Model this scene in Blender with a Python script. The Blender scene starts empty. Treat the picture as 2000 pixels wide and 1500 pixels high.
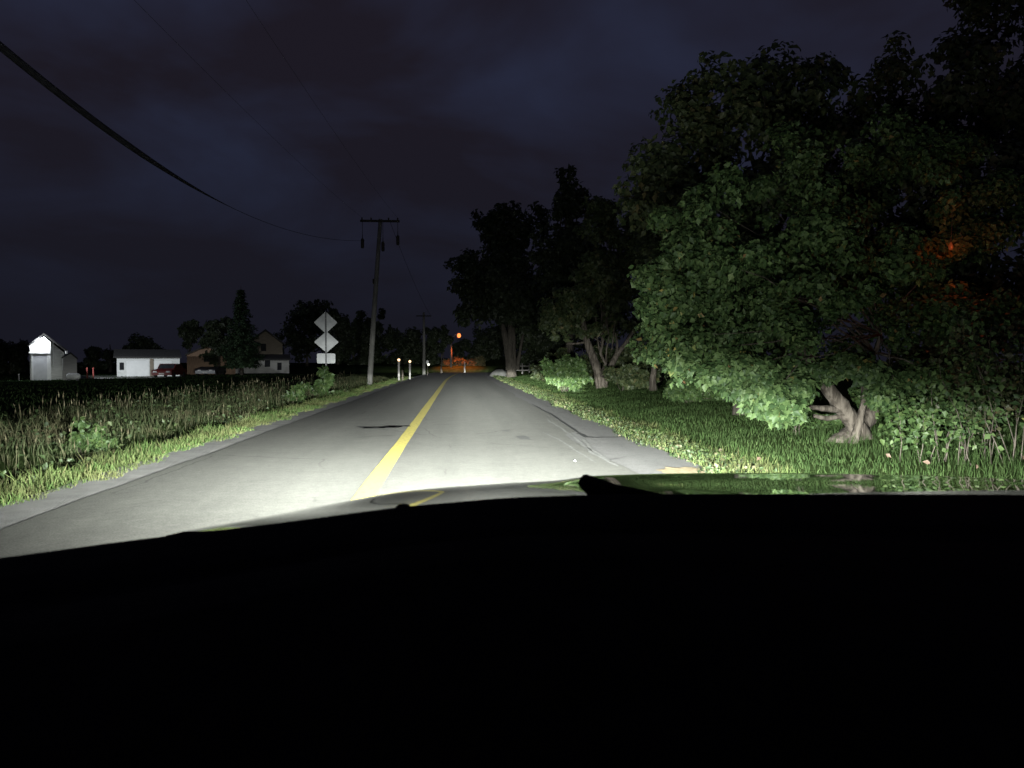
import bpy, math, random
import numpy as np
from mathutils import Vector, Matrix
R = math.radians
PI = math.pi
sc = bpy.context.scene
COL = sc.collection

# ------------------------------------------------------------------ camera
EYE = 1.5
cam_d = bpy.data.cameras.new('camera')
cam = bpy.data.objects.new('camera', cam_d)
COL.objects.link(cam)
cam_d.sensor_width = 36.0
cam_d.lens = 27.0
cam_d.clip_start = 0.03
cam_d.clip_end = 3000
cam.location = (0, 0, EYE)
PITCH, YAW = -1.643, -3.97
cam.rotation_euler = (R(90 + PITCH), 0, R(YAW))
cam_d.dof.use_dof = True
cam_d.dof.focus_distance = 22.0
cam_d.dof.aperture_fstop = 14.0
sc.camera = cam

# ------------------------------------------------------------------ night sky
world = bpy.data.worlds.new('World')
sc.world = world
world.use_nodes = True
wn, wl = world.node_tree.nodes, world.node_tree.links
wn.clear()
w_out = wn.new('ShaderNodeOutputWorld')
w_bg = wn.new('ShaderNodeBackground')
w_tc = wn.new('ShaderNodeTexCoord')
w_sep = wn.new('ShaderNodeSeparateXYZ')
wl.new(w_tc.outputs['Generated'], w_sep.inputs[0])
w_z = wn.new('ShaderNodeMath'); w_z.operation = 'ADD'; w_z.inputs[1].default_value = 0.22
wl.new(w_sep.outputs['Z'], w_z.inputs[0])
w_zm = wn.new('ShaderNodeMath'); w_zm.operation = 'MAXIMUM'; w_zm.inputs[1].default_value = 0.05
wl.new(w_z.outputs[0], w_zm.inputs[0])
w_div = wn.new('ShaderNodeVectorMath'); w_div.operation = 'DIVIDE'
w_cmb = wn.new('ShaderNodeCombineXYZ')
for i in range(3):
    wl.new(w_zm.outputs[0], w_cmb.inputs[i])
wl.new(w_tc.outputs['Generated'], w_div.inputs[0])
wl.new(w_cmb.outputs[0], w_div.inputs[1])
w_map = wn.new('ShaderNodeMapping')
w_map.inputs['Location'].default_value = (3.1, 1.7, 0)
w_map.inputs['Rotation'].default_value = (0, 0, R(25))
wl.new(w_div.outputs[0], w_map.inputs['Vector'])
w_no = wn.new('ShaderNodeTexNoise')
w_no.inputs['Scale'].default_value = 1.45
w_no.inputs['Detail'].default_value = 5.0
w_no.inputs['Roughness'].default_value = 0.5
w_no.inputs['Distortion'].default_value = 0.3
wl.new(w_map.outputs[0], w_no.inputs['Vector'])
w_ramp = wn.new('ShaderNodeValToRGB')
w_ramp.color_ramp.elements[0].position = 0.42
w_ramp.color_ramp.elements[0].color = (0.0120, 0.0100, 0.0165, 1)
w_ramp.color_ramp.elements[1].position = 0.66
w_ramp.color_ramp.elements[1].color = (0.0195, 0.0235, 0.0490, 1)
wl.new(w_no.outputs['Fac'], w_ramp.inputs[0])
# darker towards the horizon, the clouds thin to an even murk there
w_el = wn.new('ShaderNodeMapRange')
w_el.interpolation_type = 'SMOOTHSTEP'
w_el.inputs['From Min'].default_value = -0.02
w_el.inputs['From Max'].default_value = 0.42
wl.new(w_sep.outputs['Z'], w_el.inputs['Value'])
w_mix = wn.new('ShaderNodeMix'); w_mix.data_type = 'RGBA'
wl.new(w_el.outputs[0], w_mix.inputs['Factor'])
w_mix.inputs['A'].default_value = (0.0088, 0.0090, 0.0150, 1)
wl.new(w_ramp.outputs[0], w_mix.inputs['B'])
# the last glow of the sky after sunset, very weak
w_sky = wn.new('ShaderNodeTexSky')
w_sky.sky_type = 'NISHITA'
w_sky.sun_disc = False
w_sky.sun_elevation = R(-4.0)
w_sky.sun_rotation = R(200)
w_sm = wn.new('ShaderNodeMix'); w_sm.data_type = 'RGBA'; w_sm.blend_type = 'ADD'
w_sm.inputs['Factor'].default_value = 0.01
wl.new(w_mix.outputs['Result'], w_sm.inputs['A'])
wl.new(w_sky.outputs[0], w_sm.inputs['B'])
wl.new(w_sm.outputs['Result'], w_bg.inputs['Color'])
w_bg.inputs['Strength'].default_value = 1.0
wl.new(w_bg.outputs[0], w_out.inputs['Surface'])

sc.view_settings.view_transform = 'Standard'
sc.view_settings.look = 'None'
sc.view_settings.exposure = 0.0
sc.view_settings.gamma = 1.0
sc.render.engine = 'CYCLES'
sc.cycles.use_denoising = True
sc.cycles.max_bounces = 5
sc.cycles.diffuse_bounces = 2
sc.cycles.glossy_bounces = 3
sc.cycles.sample_clamp_indirect = 4.0
sc.cycles.caustics_reflective = False
sc.cycles.caustics_refractive = False

# ------------------------------------------------------------------ the car's headlights (dipped beams)
CARX = 0.45                       # middle of the car; the driver sits left of it
HEAD_POWER = 63000.0


def beam_nodes(light, toe):
    """A dipped-beam pattern: a narrow hot spot just under the cut-off and a broad, weak spread."""
    light.use_nodes = True
    nt = light.node_tree
    n, l = nt.nodes, nt.links
    n.clear()
    out = n.new('ShaderNodeOutputLight')
    em = n.new('ShaderNodeEmission')
    tc = n.new('ShaderNodeTexCoord')
    sep = n.new('ShaderNodeSeparateXYZ')
    l.new(tc.outputs['Normal'], sep.inputs[0])

    def m(op, a, b=None, c=None):
        k = n.new('ShaderNodeMath'); k.operation = op
        for i, v in enumerate((a, b, c)):
            if v is None:
                continue
            if isinstance(v, (int, float)):
                k.inputs[i].default_value = v
            else:
                l.new(v, k.inputs[i])
        return k.outputs[0]
    az = m('SUBTRACT', m('ARCTAN2', sep.outputs['X'], sep.outputs['Y']), toe)
    el = sep.outputs['Z']

    def profile(points):
        lo, hi = points[0][0], points[-1][0]
        f = n.new('ShaderNodeMapRange')
        f.inputs['From Min'].default_value = lo
        f.inputs['From Max'].default_value = hi
        l.new(el, f.inputs['Value'])
        r = n.new('ShaderNodeValToRGB')
        r.color_ramp.interpolation = 'LINEAR'
        while len(r.color_ramp.elements) < len(points):
            r.color_ramp.elements.new(0.5)
        for e, (x, v) in zip(r.color_ramp.elements, points):
            e.position = (x - lo) / (hi - lo)
            g = (v + 3.0) / 5.0
            e.color = (g, g, g, 1)
        l.new(f.outputs[0], r.inputs[0])
        return m('POWER', 10.0, m('SUBTRACT', m('MULTIPLY', r.outputs[0], 5.0), 3.0))

    def gauss(sig, off=0.0):
        q = m('DIVIDE', m('SUBTRACT', az, off), sig)
        return m('EXPONENT', m('MULTIPLY', m('MULTIPLY', q, q), -1.0))
    wide = profile([(-0.40, -1.5), (-0.22, -0.70), (-0.12, -0.02), (-0.09, 0.10), (-0.05, 0.02), (-0.012, -0.25),
                    (-0.002, -0.30), (0.008, -0.62), (0.025, -1.05), (0.06, -1.7), (0.12, -3.0)])
    spill = profile([(-0.006, -3.0), (0.0, -0.25), (0.04, -0.36), (0.07, -0.95), (0.10, -1.35), (0.2, -1.65), (0.32, -1.95), (0.6, -2.5), (1.0, -3.0)])
    hot = profile([(-0.14, -2.0), (-0.085, -0.4), (-0.06, 0.20), (-0.035, 0.80), (-0.016, 1.16), (-0.006, 1.10),
                   (0.004, -0.6), (0.03, -1.3), (0.2, -3.0)])
    s = m('ADD', m('MULTIPLY', wide, gauss(m('MULTIPLY_ADD', m('GREATER_THAN', az, -0.16), 0.27, 0.41), -0.16)), m('MULTIPLY', hot, gauss(0.095)))
    glow = profile([(0.0, -3.0), (0.05, -2.0), (0.10, -1.85), (0.3, -1.72), (0.6, -1.85), (1.0, -2.6)])
    s = m('ADD', s, m('MULTIPLY', spill, gauss(0.25)))
    s = m('ADD', s, m('MULTIPLY', glow, gauss(0.60)))
    s = m('MULTIPLY', s, m('GREATER_THAN', sep.outputs['Y'], 0.0))
    em.inputs['Color'].default_value = (0.95, 1.0, 0.93, 1)
    l.new(s, em.inputs['Strength'])
    l.new(em.outputs[0], out.inputs['Surface'])


for sgn in (-1, 1):
    ld = bpy.data.lights.new('headlight_beam', 'POINT')
    ld.energy = HEAD_POWER
    ld.shadow_soft_size = 0.06
    lo = bpy.data.objects.new('headlight_beam', ld)
    lo.location = (CARX + sgn * 0.72, 2.42, 0.86)
    COL.objects.link(lo)
    beam_nodes(ld, 0.02)

# ------------------------------------------------------------------ helpers
_f = cam.rotation_euler.to_matrix()
C_R, C_U, C_F = _f @ Vector((1, 0, 0)), _f @ Vector((0, 1, 0)), _f @ Vector((0, 0, -1))


def ray(px, py):
    """Direction through a pixel of the 2000 x 1500 photograph."""
    return C_F + C_R * ((px - 1000) / 1500.0) + C_U * (-(py - 750) / 1500.0)


def at(px, py, Y):
    d = ray(px, py)
    t = Y / d.y
    return Vector((d.x * t, Y, EYE + d.z * t))


def sstep(a, b, x):
    t = np.clip((np.asarray(x, float) - a) / (b - a), 0, 1)
    return t * t * (3 - 2 * t)


def bend(y):
    y = np.asarray(y, float)
    return np.where(y > 55, 0.9 * ((np.maximum(y, 55) - 55) / 45.0) ** 2, 0.0)


XL_GRASS, XL_ASPH, X_LINE, XR_ASPH, XR_GRASS = -4.58, -4.10, -1.05, 2.55, 3.32


def terrain(x, y):
    x = np.asarray(x, float); y = np.asarray(y, float)
    u = x - bend(np.minimum(y, 115))
    z = -0.05 * np.ones_like(u * y)
    left = -0.42 * np.exp(-((u + 6.3) / 0.62) ** 2)
    right = -0.10 * np.exp(-((u - 4.5) / 0.35) ** 2) + 0.30 * sstep(4.8, 9.5, u) + 0.45 * sstep(45, 80, y) * sstep(4.5, 9.0, u)
    z = z + left + right
    bumps = 0.04 * np.sin(x * 1.3 + 0.7 * y) * np.sin(y * 0.9 - 0.4 * x) * (sstep(3.6, 5, np.abs(u + 0.6)))
    z = z + bumps * (sstep(4.3, 5.6, np.abs(u + 0.7)))
    # the bank behind the junction where the road ends
    z = z + (1.0 * sstep(109, 116, y) + 1.2 * sstep(118, 140, y)) * (1 - sstep(14, 40, np.abs(x)))
    return z


def tz(x, y):
    return float(terrain(x, y))


def ground_at(px, py):
    d = ray(px, py)
    t = 2.0
    for _ in range(4000):
        p = d * t
        if EYE + p.z <= tz(p.x, p.y):
            break
        t *= 1.004
    return Vector((p.x, p.y, tz(p.x, p.y)))


def tag(o, label=None, cat=None, group=None, kind=None):
    if label: o['label'] = label
    if cat: o['category'] = cat
    if group: o['group'] = group
    if kind: o['kind'] = kind
    return o


def empty(name, loc, label, cat, group=None, rz=0.0):
    o = bpy.data.objects.new(name, None)
    COL.objects.link(o)
    o.empty_display_size = 0.2
    o.location = loc
    o.rotation_euler = (0, 0, rz)
    return tag(o, label, cat, group)


def mesh_obj(name, verts, faces, mat, parent=None, smooth=False):
    me = bpy.data.meshes.new(name)
    if isinstance(verts, np.ndarray):
        v = np.ascontiguousarray(verts, dtype=np.float32)
        f = np.ascontiguousarray(faces, dtype=np.int32)
        k = f.shape[1]
        me.vertices.add(len(v)); me.vertices.foreach_set('co', v.ravel())
        me.loops.add(f.size); me.loops.foreach_set('vertex_index', f.ravel())
        me.polygons.add(len(f))
        me.polygons.foreach_set('loop_start', np.arange(0, f.size, k, dtype=np.int32))
        me.polygons.foreach_set('loop_total', np.full(len(f), k, dtype=np.int32))
        me.update(calc_edges=True)
    else:
        me.from_pydata([tuple(p) for p in verts], [], faces)
        me.update()
    if smooth:
        me.polygons.foreach_set('use_smooth', [True] * len(me.polygons))
    for m_ in (mat if isinstance(mat, (list, tuple)) else [mat]):
        me.materials.append(m_)
    o = bpy.data.objects.new(name, me)
    COL.objects.link(o)
    if parent is not None:
        o.parent = parent
    return o


class MB:
    """Collects shapes into one mesh."""

    def __init__(self):
        self.v, self.f = [], []

    def add(self, vs, fs):
        o = len(self.v)
        self.v += [tuple(p) for p in vs]
        self.f += [tuple(i + o for i in q) for q in fs]
        return self

    def box(self, x0, x1, y0, y1, z0, z1):
        vs = [(x, y, z) for z in (z0, z1) for y in (y0, y1) for x in (x0, x1)]
        return self.add(vs, [(0, 2, 3, 1), (4, 5, 7, 6), (0, 1, 5, 4), (2, 6, 7, 3), (0, 4, 6, 2), (1, 3, 7, 5)])

    def prism_y(self, prof, y0, y1):
        n = len(prof)
        vs = [(x, y0, z) for x, z in prof] + [(x, y1, z) for x, z in prof]
        fs = [tuple(range(n)), tuple(range(2 * n - 1, n - 1, -1))]
        fs += [((i + 1) % n, i, n + i, n + (i + 1) % n) for i in range(n)]
        return self.add(vs, fs)

    def prism_x(self, prof, x0, x1):
        n = len(prof)
        vs = [(x0, y, z) for y, z in prof] + [(x1, y, z) for y, z in prof]
        fs = [tuple(range(n - 1, -1, -1)), tuple(range(n, 2 * n))]
        fs += [(i, (i + 1) % n, n + (i + 1) % n, n + i) for i in range(n)]
        return self.add(vs, fs)

    def tube(self, pts, rad, n=8, wob=0.0, rng=None, cap=True):
        pts = [Vector(p) for p in pts]
        o = len(self.v)
        up = Vector((0.31, 0.17, 0.93))
        for i, p in enumerate(pts):
            t = (pts[min(i + 1, len(pts) - 1)] - pts[max(i - 1, 0)]).normalized()
            a = t.cross(up)
            if a.length < 1e-3:
                a = t.cross(Vector((1, 0, 0)))
            a.normalize(); b = t.cross(a)
            r = rad[i] if isinstance(rad, (list, tuple)) else rad
            for k in range(n):
                w = 1 + (rng.uniform(-wob, wob) if rng else 0)
                an = 2 * PI * k / n
                self.v.append(tuple(p + (a * math.cos(an) + b * math.sin(an)) * r * w))
        for i in range(len(pts) - 1):
            for k in range(n):
                k2 = (k + 1) % n
                self.f.append((o + i * n + k, o + i * n + k2, o + (i + 1) * n + k2, o + (i + 1) * n + k))
        if cap:
            self.f.append(tuple(o + k for k in range(n))[::-1])
            self.f.append(tuple(o + (len(pts) - 1) * n + k for k in range(n)))
        return self

    def lathe(self, prof, c=(0, 0, 0), n=16):
        o = len(self.v)
        for r, z in prof:
            for k in range(n):
                an = 2 * PI * k / n
                self.v.append((c[0] + r * math.cos(an), c[1] + r * math.sin(an), c[2] + z))
        for i in range(len(prof) - 1):
            for k in range(n):
                k2 = (k + 1) % n
                self.f.append((o + i * n + k, o + i * n + k2, o + (i + 1) * n + k2, o + (i + 1) * n + k))
        self.f.append(tuple(o + k for k in range(n))[::-1])
        self.f.append(tuple(o + (len(prof) - 1) * n + k for k in range(n)))
        return self

    def build(self, name, mat, parent=None, smooth=False):
        return mesh_obj(name, self.v, self.f, mat, parent, smooth)


# ------------------------------------------------------------------ materials
def new_mat(name):
    m = bpy.data.materials.new(name)
    m.use_nodes = True
    nt = m.node_tree
    b = nt.nodes.get('Principled BSDF')
    return m, nt.nodes, nt.links, b


def setb(b, rough=0.6, spec=0.5, metal=0.0, coat=0.0):
    b.inputs['Roughness'].default_value = rough
    b.inputs['Specular IOR Level'].default_value = spec
    b.inputs['Metallic'].default_value = metal
    b.inputs['Coat Weight'].default_value = coat


def noise_mat(name, c1, c2, scale=6.0, rough=0.8, spec=0.3, detail=6.0, bump=0.0, bump_scale=None, stretch=None, metal=0.0, lo=0.35, hi=0.65):
    m, n, l, b = new_mat(name)
    setb(b, rough, spec, metal)
    tc = n.new('ShaderNodeTexCoord')
    vec = tc.outputs['Object']
    if stretch:
        mp = n.new('ShaderNodeMapping'); mp.inputs['Scale'].default_value = stretch
        l.new(vec, mp.inputs['Vector']); vec = mp.outputs[0]
    t = n.new('ShaderNodeTexNoise')
    t.inputs['Scale'].default_value = scale; t.inputs['Detail'].default_value = detail
    l.new(vec, t.inputs['Vector'])
    r = n.new('ShaderNodeValToRGB')
    r.color_ramp.elements[0].position = lo; r.color_ramp.elements[0].color = (*c1, 1)
    r.color_ramp.elements[1].position = hi; r.color_ramp.elements[1].color = (*c2, 1)
    l.new(t.outputs['Fac'], r.inputs[0]); l.new(r.outputs[0], b.inputs['Base Color'])
    if bump:
        t2 = n.new('ShaderNodeTexNoise'); t2.inputs['Scale'].default_value = bump_scale or scale * 4
        t2.inputs['Detail'].default_value = 4
        l.new(vec, t2.inputs['Vector'])
        bp = n.new('ShaderNodeBump'); bp.inputs['Strength'].default_value = bump; bp.inputs['Distance'].default_value = 0.02
        l.new(t2.outputs['Fac'], bp.inputs['Height']); l.new(bp.outputs[0], b.inputs['Normal'])
    return m


def leaf_mat(name, stops, rough=0.55, trans=0.22, spec=0.35, patch=None):
    """Colour differs from leaf to leaf (each leaf is an island)."""
    m, n, l, b = new_mat(name)
    setb(b, rough, spec)
    g = n.new('ShaderNodeNewGeometry')
    r = n.new('ShaderNodeValToRGB')
    while len(r.color_ramp.elements) < len(stops):
        r.color_ramp.elements.new(0.5)
    for e, (p, c) in zip(r.color_ramp.elements, stops):
        e.position = p; e.color = (*c, 1)
    l.new(g.outputs['Random Per Island'], r.inputs[0])
    tc = n.new('ShaderNodeTexCoord')
    no = n.new('ShaderNodeTexNoise'); no.inputs['Scale'].default_value = 0.8; no.inputs['Detail'].default_value = 3
    l.new(tc.outputs['Object'], no.inputs['Vector'])
    mr = n.new('ShaderNodeMapRange'); mr.inputs['From Min'].default_value = 0.3; mr.inputs['From Max'].default_value = 0.7
    mr.inputs['To Min'].default_value = 0.65; mr.inputs['To Max'].default_value = 1.35
    l.new(no.outputs['Fac'], mr.inputs['Value'])
    col = r.outputs[0]
    if patch:
        pn = n.new('ShaderNodeTexNoise'); pn.inputs['Scale'].default_value = patch[1]; pn.inputs['Detail'].default_value = 3
        l.new(tc.outputs['Object'], pn.inputs['Vector'])
        pm = n.new('ShaderNodeMapRange'); pm.inputs['From Min'].default_value = 0.46; pm.inputs['From Max'].default_value = 0.60
        l.new(pn.outputs['Fac'], pm.inputs['Value'])
        px_ = n.new('ShaderNodeMix'); px_.data_type = 'RGBA'
        l.new(pm.outputs[0], px_.inputs['Factor']); l.new(col, px_.inputs['A']); px_.inputs['B'].default_value = (*patch[0], 1)
        col = px_.outputs['Result']
    hsv = n.new('ShaderNodeHueSaturation')
    l.new(col, hsv.inputs['Color']); l.new(mr.outputs[0], hsv.inputs['Value'])
    l.new(hsv.outputs[0], b.inputs['Base Color'])
    if trans > 0:
        tr = n.new('ShaderNodeBsdfTranslucent')
        l.new(hsv.outputs[0], tr.inputs['Color'])
        mx = n.new('ShaderNodeMixShader'); mx.inputs[0].default_value = trans
        l.new(b.outputs[0], mx.inputs[1]); l.new(tr.outputs[0], mx.inputs[2])
        l.new(mx.outputs[0], n['Material Output'].inputs['Surface'])
    return m


def emit_mat(name, col, strength):
    m, n, l, b = new_mat(name)
    b.inputs['Base Color'].default_value = (*col, 1)
    b.inputs['Emission Color'].default_value = (*col, 1)
    b.inputs['Emission Strength'].default_value = strength
    return m


def asphalt_mat(name, c1, c2, cracks=True, rough=0.85, lanes=False):
    m, n, l, b = new_mat(name)
    setb(b, rough, 0.25)
    tc = n.new('ShaderNodeTexCoord')

    def noise(scale, detail, stretch=(1, 1, 1), rgh=0.5):
        mp = n.new('ShaderNodeMapping'); mp.inputs['Scale'].default_value = stretch
        l.new(tc.outputs['Object'], mp.inputs['Vector'])
        t = n.new('ShaderNodeTexNoise'); t.inputs['Scale'].default_value = scale
        t.inputs['Detail'].default_value = detail; t.inputs['Roughness'].default_value = rgh
        l.new(mp.outputs[0], t.inputs['Vector'])
        return t.outputs['Fac']

    def rng(v, a, b_, lo, hi):
        k = n.new('ShaderNodeMapRange'); k.inputs['From Min'].default_value = a; k.inputs['From Max'].default_value = b_
        k.inputs['To Min'].default_value = lo; k.inputs['To Max'].default_value = hi
        l.new(v, k.inputs['Value']); return k.outputs[0]

    def mul(a, c):
        k = n.new('ShaderNodeMath'); k.operation = 'MULTIPLY'; l.new(a, k.inputs[0]); l.new(c, k.inputs[1]); return k.outputs[0]
    r = n.new('ShaderNodeValToRGB')
    r.color_ramp.elements[0].position = 0.3; r.color_ramp.elements[0].color = (*c1, 1)
    r.color_ramp.elements[1].position = 0.7; r.color_ramp.elements[1].color = (*c2, 1)
    l.new(noise(0.55, 6, (2.4, 0.07, 1)), r.inputs[0])          # long wheel-track streaks
    f = rng(noise(2.2, 5), 0.3, 0.7, 0.93, 1.07)                 # blotches
    f = mul(f, rng(noise(60.0, 2), 0.3, 0.7, 0.78, 1.22))        # stones
    if cracks:
        v = n.new('ShaderNodeTexVoronoi'); v.feature = 'DISTANCE_TO_EDGE'; v.inputs['Scale'].default_value = 0.42
        mp = n.new('ShaderNodeMapping'); mp.inputs['Scale'].default_value = (1, 0.55, 1)
        l.new(tc.outputs['Object'], mp.inputs['Vector'])
        w = n.new('ShaderNodeMix'); w.data_type = 'VECTOR'; w.inputs['Factor'].default_value = 0.12
        tn = n.new('ShaderNodeTexNoise'); tn.inputs['Scale'].default_value = 2.5; tn.inputs['Detail'].default_value = 4
        l.new(tc.outputs['Object'], tn.inputs['Vector'])
        l.new(mp.outputs[0], w.inputs['A']); l.new(tn.outputs['Color'], w.inputs['B'])
        l.new(w.outputs['Result'], v.inputs['Vector'])
        cr = rng(v.outputs['Distance'], 0.0, 0.006, 0.55, 1.0)
        # only some of the cells are cracked
        gate = rng(noise(0.23, 2), 0.50, 0.56, 1.0, 0.0)
        mx = n.new('ShaderNodeMath'); mx.operation = 'MAXIMUM'
        l.new(cr, mx.inputs[0]); l.new(gate, mx.inputs[1])
        f = mul(f, mx.outputs[0])
    f = mul(f, rng(noise(9.0, 6, (1, 1, 1), 0.7), 0.3, 0.7, 0.86, 1.14))
    if lanes:                                                    # wheel tracks polished pale, edges left dark
        sx = n.new('ShaderNodeSeparateXYZ'); l.new(tc.outputs['Object'], sx.inputs[0])
        wob = n.new('ShaderNodeMath'); wob.operation = 'MULTIPLY_ADD'; wob.inputs[1].default_value = 0.7; 
        l.new(noise(0.5, 4), wob.inputs[0]); l.new(sx.outputs['X'], wob.inputs[2])
        lr = n.new('ShaderNodeValToRGB')
        LP = ((-3.8, .74), (-3.4, .82), (-2.7, 1.0), (-1.9, 1.02), (-1.0, .86), (-0.3, .94), (0.3, 1.14), (0.9, 1.0), (1.5, 1.10), (2.1, 1.0), (2.9, .90))
        while len(lr.color_ramp.elements) < len(LP):
            lr.color_ramp.elements.new(0.5)
        lr.color_ramp.interpolation = 'B_SPLINE'
        for e, (x_, v_) in zip(lr.color_ramp.elements, LP):
            e.position = (x_ + 4) / 8; e.color = (v_ / 1.5, v_ / 1.5, v_ / 1.5, 1)
        q = n.new('ShaderNodeMapRange'); q.inputs['From Min'].default_value = -3.65; q.inputs['From Max'].default_value = 4.35
        l.new(wob.outputs[0], q.inputs['Value']); l.new(q.outputs[0], lr.inputs[0])
        f = mul(f, rng(lr.outputs[0], 0, 1, 0, 1.5))
    k = n.new('ShaderNodeVectorMath'); k.operation = 'SCALE'
    l.new(r.outputs[0], k.inputs[0]); l.new(f, k.inputs['Scale'])
    l.new(k.outputs[0], b.inputs['Base Color'])
    bp = n.new('ShaderNodeBump'); bp.inputs['Strength'].default_value = 0.35; bp.inputs['Distance'].default_value = 0.006
    l.new(noise(60, 3), bp.inputs['Height']); l.new(bp.outputs[0], b.inputs['Normal'])
    return m


M = {}
M['asphalt'] = asphalt_mat('worn asphalt', (0.125, 0.124, 0.114), (0.162, 0.160, 0.146), lanes=True)
M['asphalt_edge'] = asphalt_mat('old paved edge', (0.150, 0.148, 0.146), (0.205, 0.200, 0.198))
M['gravel'] = noise_mat('gravel shoulder', (0.17, 0.168, 0.165), (0.24, 0.235, 0.23), 3.0, 0.95, 0.2, 8, 0.6, 45, lo=0.3, hi=0.7)
M['tar'] = noise_mat('tar seam', (0.025, 0.025, 0.026), (0.05, 0.05, 0.05), 8, 0.7)
M['sand'] = noise_mat('tan sand', (0.24, 0.19, 0.11), (0.36, 0.29, 0.18), 9, 0.95, bump=0.5)
M['yellow'] = noise_mat('yellow road paint', (0.19, 0.17, 0.085), (0.52, 0.445, 0.115), 16, 0.7, 0.3, 12, lo=0.30, hi=0.46)
M['soil'] = noise_mat('turf', (0.030, 0.048, 0.016), (0.056, 0.078, 0.030), 1.6, 1.0, 0.0, 8, 0.8, 22)
M['bark'] = noise_mat('bark', (0.040, 0.033, 0.027), (0.098, 0.083, 0.070), 3.5, 0.9, 0.2, 8, 1.0, 9, stretch=(4, 4, 0.5), lo=0.42, hi=0.58)
M['bark_dark'] = noise_mat('dark bark', (0.03, 0.026, 0.022), (0.065, 0.056, 0.047), 3.5, 0.9, 0.2, 8, 0.9, 14, stretch=(3, 3, 0.6))
M['leaf_maple'] = leaf_mat('maple leaves', [(0.0, (0.021, 0.041, 0.015)), (0.35, (0.041, 0.074, 0.026)), (0.7, (0.066, 0.104, 0.037)), (0.984, (0.09, 0.135, 0.052)), (0.992, (0.19, 0.17, 0.05)), (1.0, (0.17, 0.10, 0.05))], rough=0.55, spec=0.22)
M['leaf_tall'] = leaf_mat('tall tree leaves', [(0.0, (0.026, 0.040, 0.016)), (0.5, (0.044, 0.060, 0.024)), (0.95, (0.068, 0.078, 0.032)), (1.0, (0.11, 0.09, 0.04))])
M['leaf_rust'] = leaf_mat('rusty leaves', [(0.0, (0.026, 0.036, 0.015)), (0.5, (0.042, 0.050, 0.021)), (0.92, (0.056, 0.050, 0.024)), (1.0, (0.09, 0.055, 0.03))])
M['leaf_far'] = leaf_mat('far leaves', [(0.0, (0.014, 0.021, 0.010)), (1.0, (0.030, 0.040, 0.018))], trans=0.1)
M['leaf_bush'] = leaf_mat('bush leaves', [(0.0, (0.026, 0.050, 0.016)), (0.6, (0.046, 0.082, 0.024)), (1.0, (0.075, 0.11, 0.036))])
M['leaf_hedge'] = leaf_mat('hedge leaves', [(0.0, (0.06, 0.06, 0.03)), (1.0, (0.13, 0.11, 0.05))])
M['needles'] = leaf_mat('needles', [(0.0, (0.016, 0.032, 0.016)), (1.0, (0.034, 0.056, 0.026))], trans=0.0)
M['grass_strip'] = leaf_mat('verge grass', [(0.0, (0.046, 0.084, 0.024)), (0.55, (0.072, 0.116, 0.036)), (0.85, (0.095, 0.120, 0.046)), (1.0, (0.14, 0.12, 0.065))], 0.8, 0.25, 0.1, ((0.092, 0.102, 0.042), 0.7))
M['grass_lawn'] = leaf_mat('lawn grass', [(0.0, (0.022, 0.040, 0.013)), (0.7, (0.034, 0.058, 0.019)), (1.0, (0.050, 0.072, 0.028))], 0.8, 0.25, 0.05)
M['grass_field'] = leaf_mat('field crop', [(0.0, (0.020, 0.036, 0.014)), (1.0, (0.036, 0.056, 0.022))], 0.9, 0.1, 0.0)
M['clover'] = leaf_mat('clover', [(0.0, (0.016, 0.028, 0.011)), (0.55, (0.030, 0.047, 0.018)), (0.85, (0.050, 0.060, 0.026)), (1.0, (0.09, 0.075, 0.048))], 0.65, 0.25, 0.25)
M['weed_stem'] = leaf_mat('weed stems', [(0.0, (0.032, 0.048, 0.019)), (0.5, (0.048, 0.064, 0.027)), (1.0, (0.076, 0.076, 0.040))], 0.8, 0.2, 0.2, ((0.074, 0.070, 0.038), 0.55))
M['weed_leaf'] = leaf_mat('weed leaves', [(0.0, (0.026, 0.044, 0.017)), (0.6, (0.042, 0.064, 0.024)), (1.0, (0.062, 0.078, 0.032))])
M['weed_head'] = leaf_mat('seed heads', [(0.0, (0.06, 0.054, 0.032)), (0.7, (0.095, 0.086, 0.05)), (1.0, (0.19, 0.175, 0.115))], 0.85, 0.2, 0.2)
M['pole_wood'] = noise_mat('weathered pole', (0.10, 0.098, 0.093), (0.165, 0.16, 0.152), 4, 0.85, 0.2, 8, 0.4, 20, stretch=(3, 3, 0.4))
M['cross_wood'] = noise_mat('dark crossarm wood', (0.018, 0.016, 0.016), (0.035, 0.032, 0.03), 4, 0.9)
M['cable'] = noise_mat('black cable', (0.022, 0.022, 0.028), (0.034, 0.034, 0.042), 6, 0.8, 0.1)
M['alu'] = noise_mat('bare aluminium', (0.42, 0.43, 0.45), (0.54, 0.55, 0.57), 3, 0.55, 0.5, metal=0.0)
M['steel'] = noise_mat('galvanised steel', (0.20, 0.20, 0.21), (0.32, 0.32, 0.33), 9, 0.5, 0.5, metal=0.3)
M['steel_dark'] = noise_mat('grey channel steel', (0.10, 0.10, 0.11), (0.16, 0.16, 0.17), 9, 0.6, 0.4)
M['white_wall'] = noise_mat('white siding', (0.60, 0.61, 0.60), (0.74, 0.75, 0.74), 2.5, 0.7, 0.3, stretch=(0.6, 0.6, 6))
M['white_trim'] = noise_mat('white trim', (0.76, 0.77, 0.77), (0.82, 0.83, 0.83), 3, 0.6)
M['door_grey'] = noise_mat('grey white door', (0.52, 0.53, 0.56), (0.62, 0.63, 0.66), 2, 0.5)
M['roof_dark'] = noise_mat('dark shingles', (0.03, 0.03, 0.032), (0.06, 0.058, 0.056), 8, 0.9, stretch=(1, 1, 4))
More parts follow.
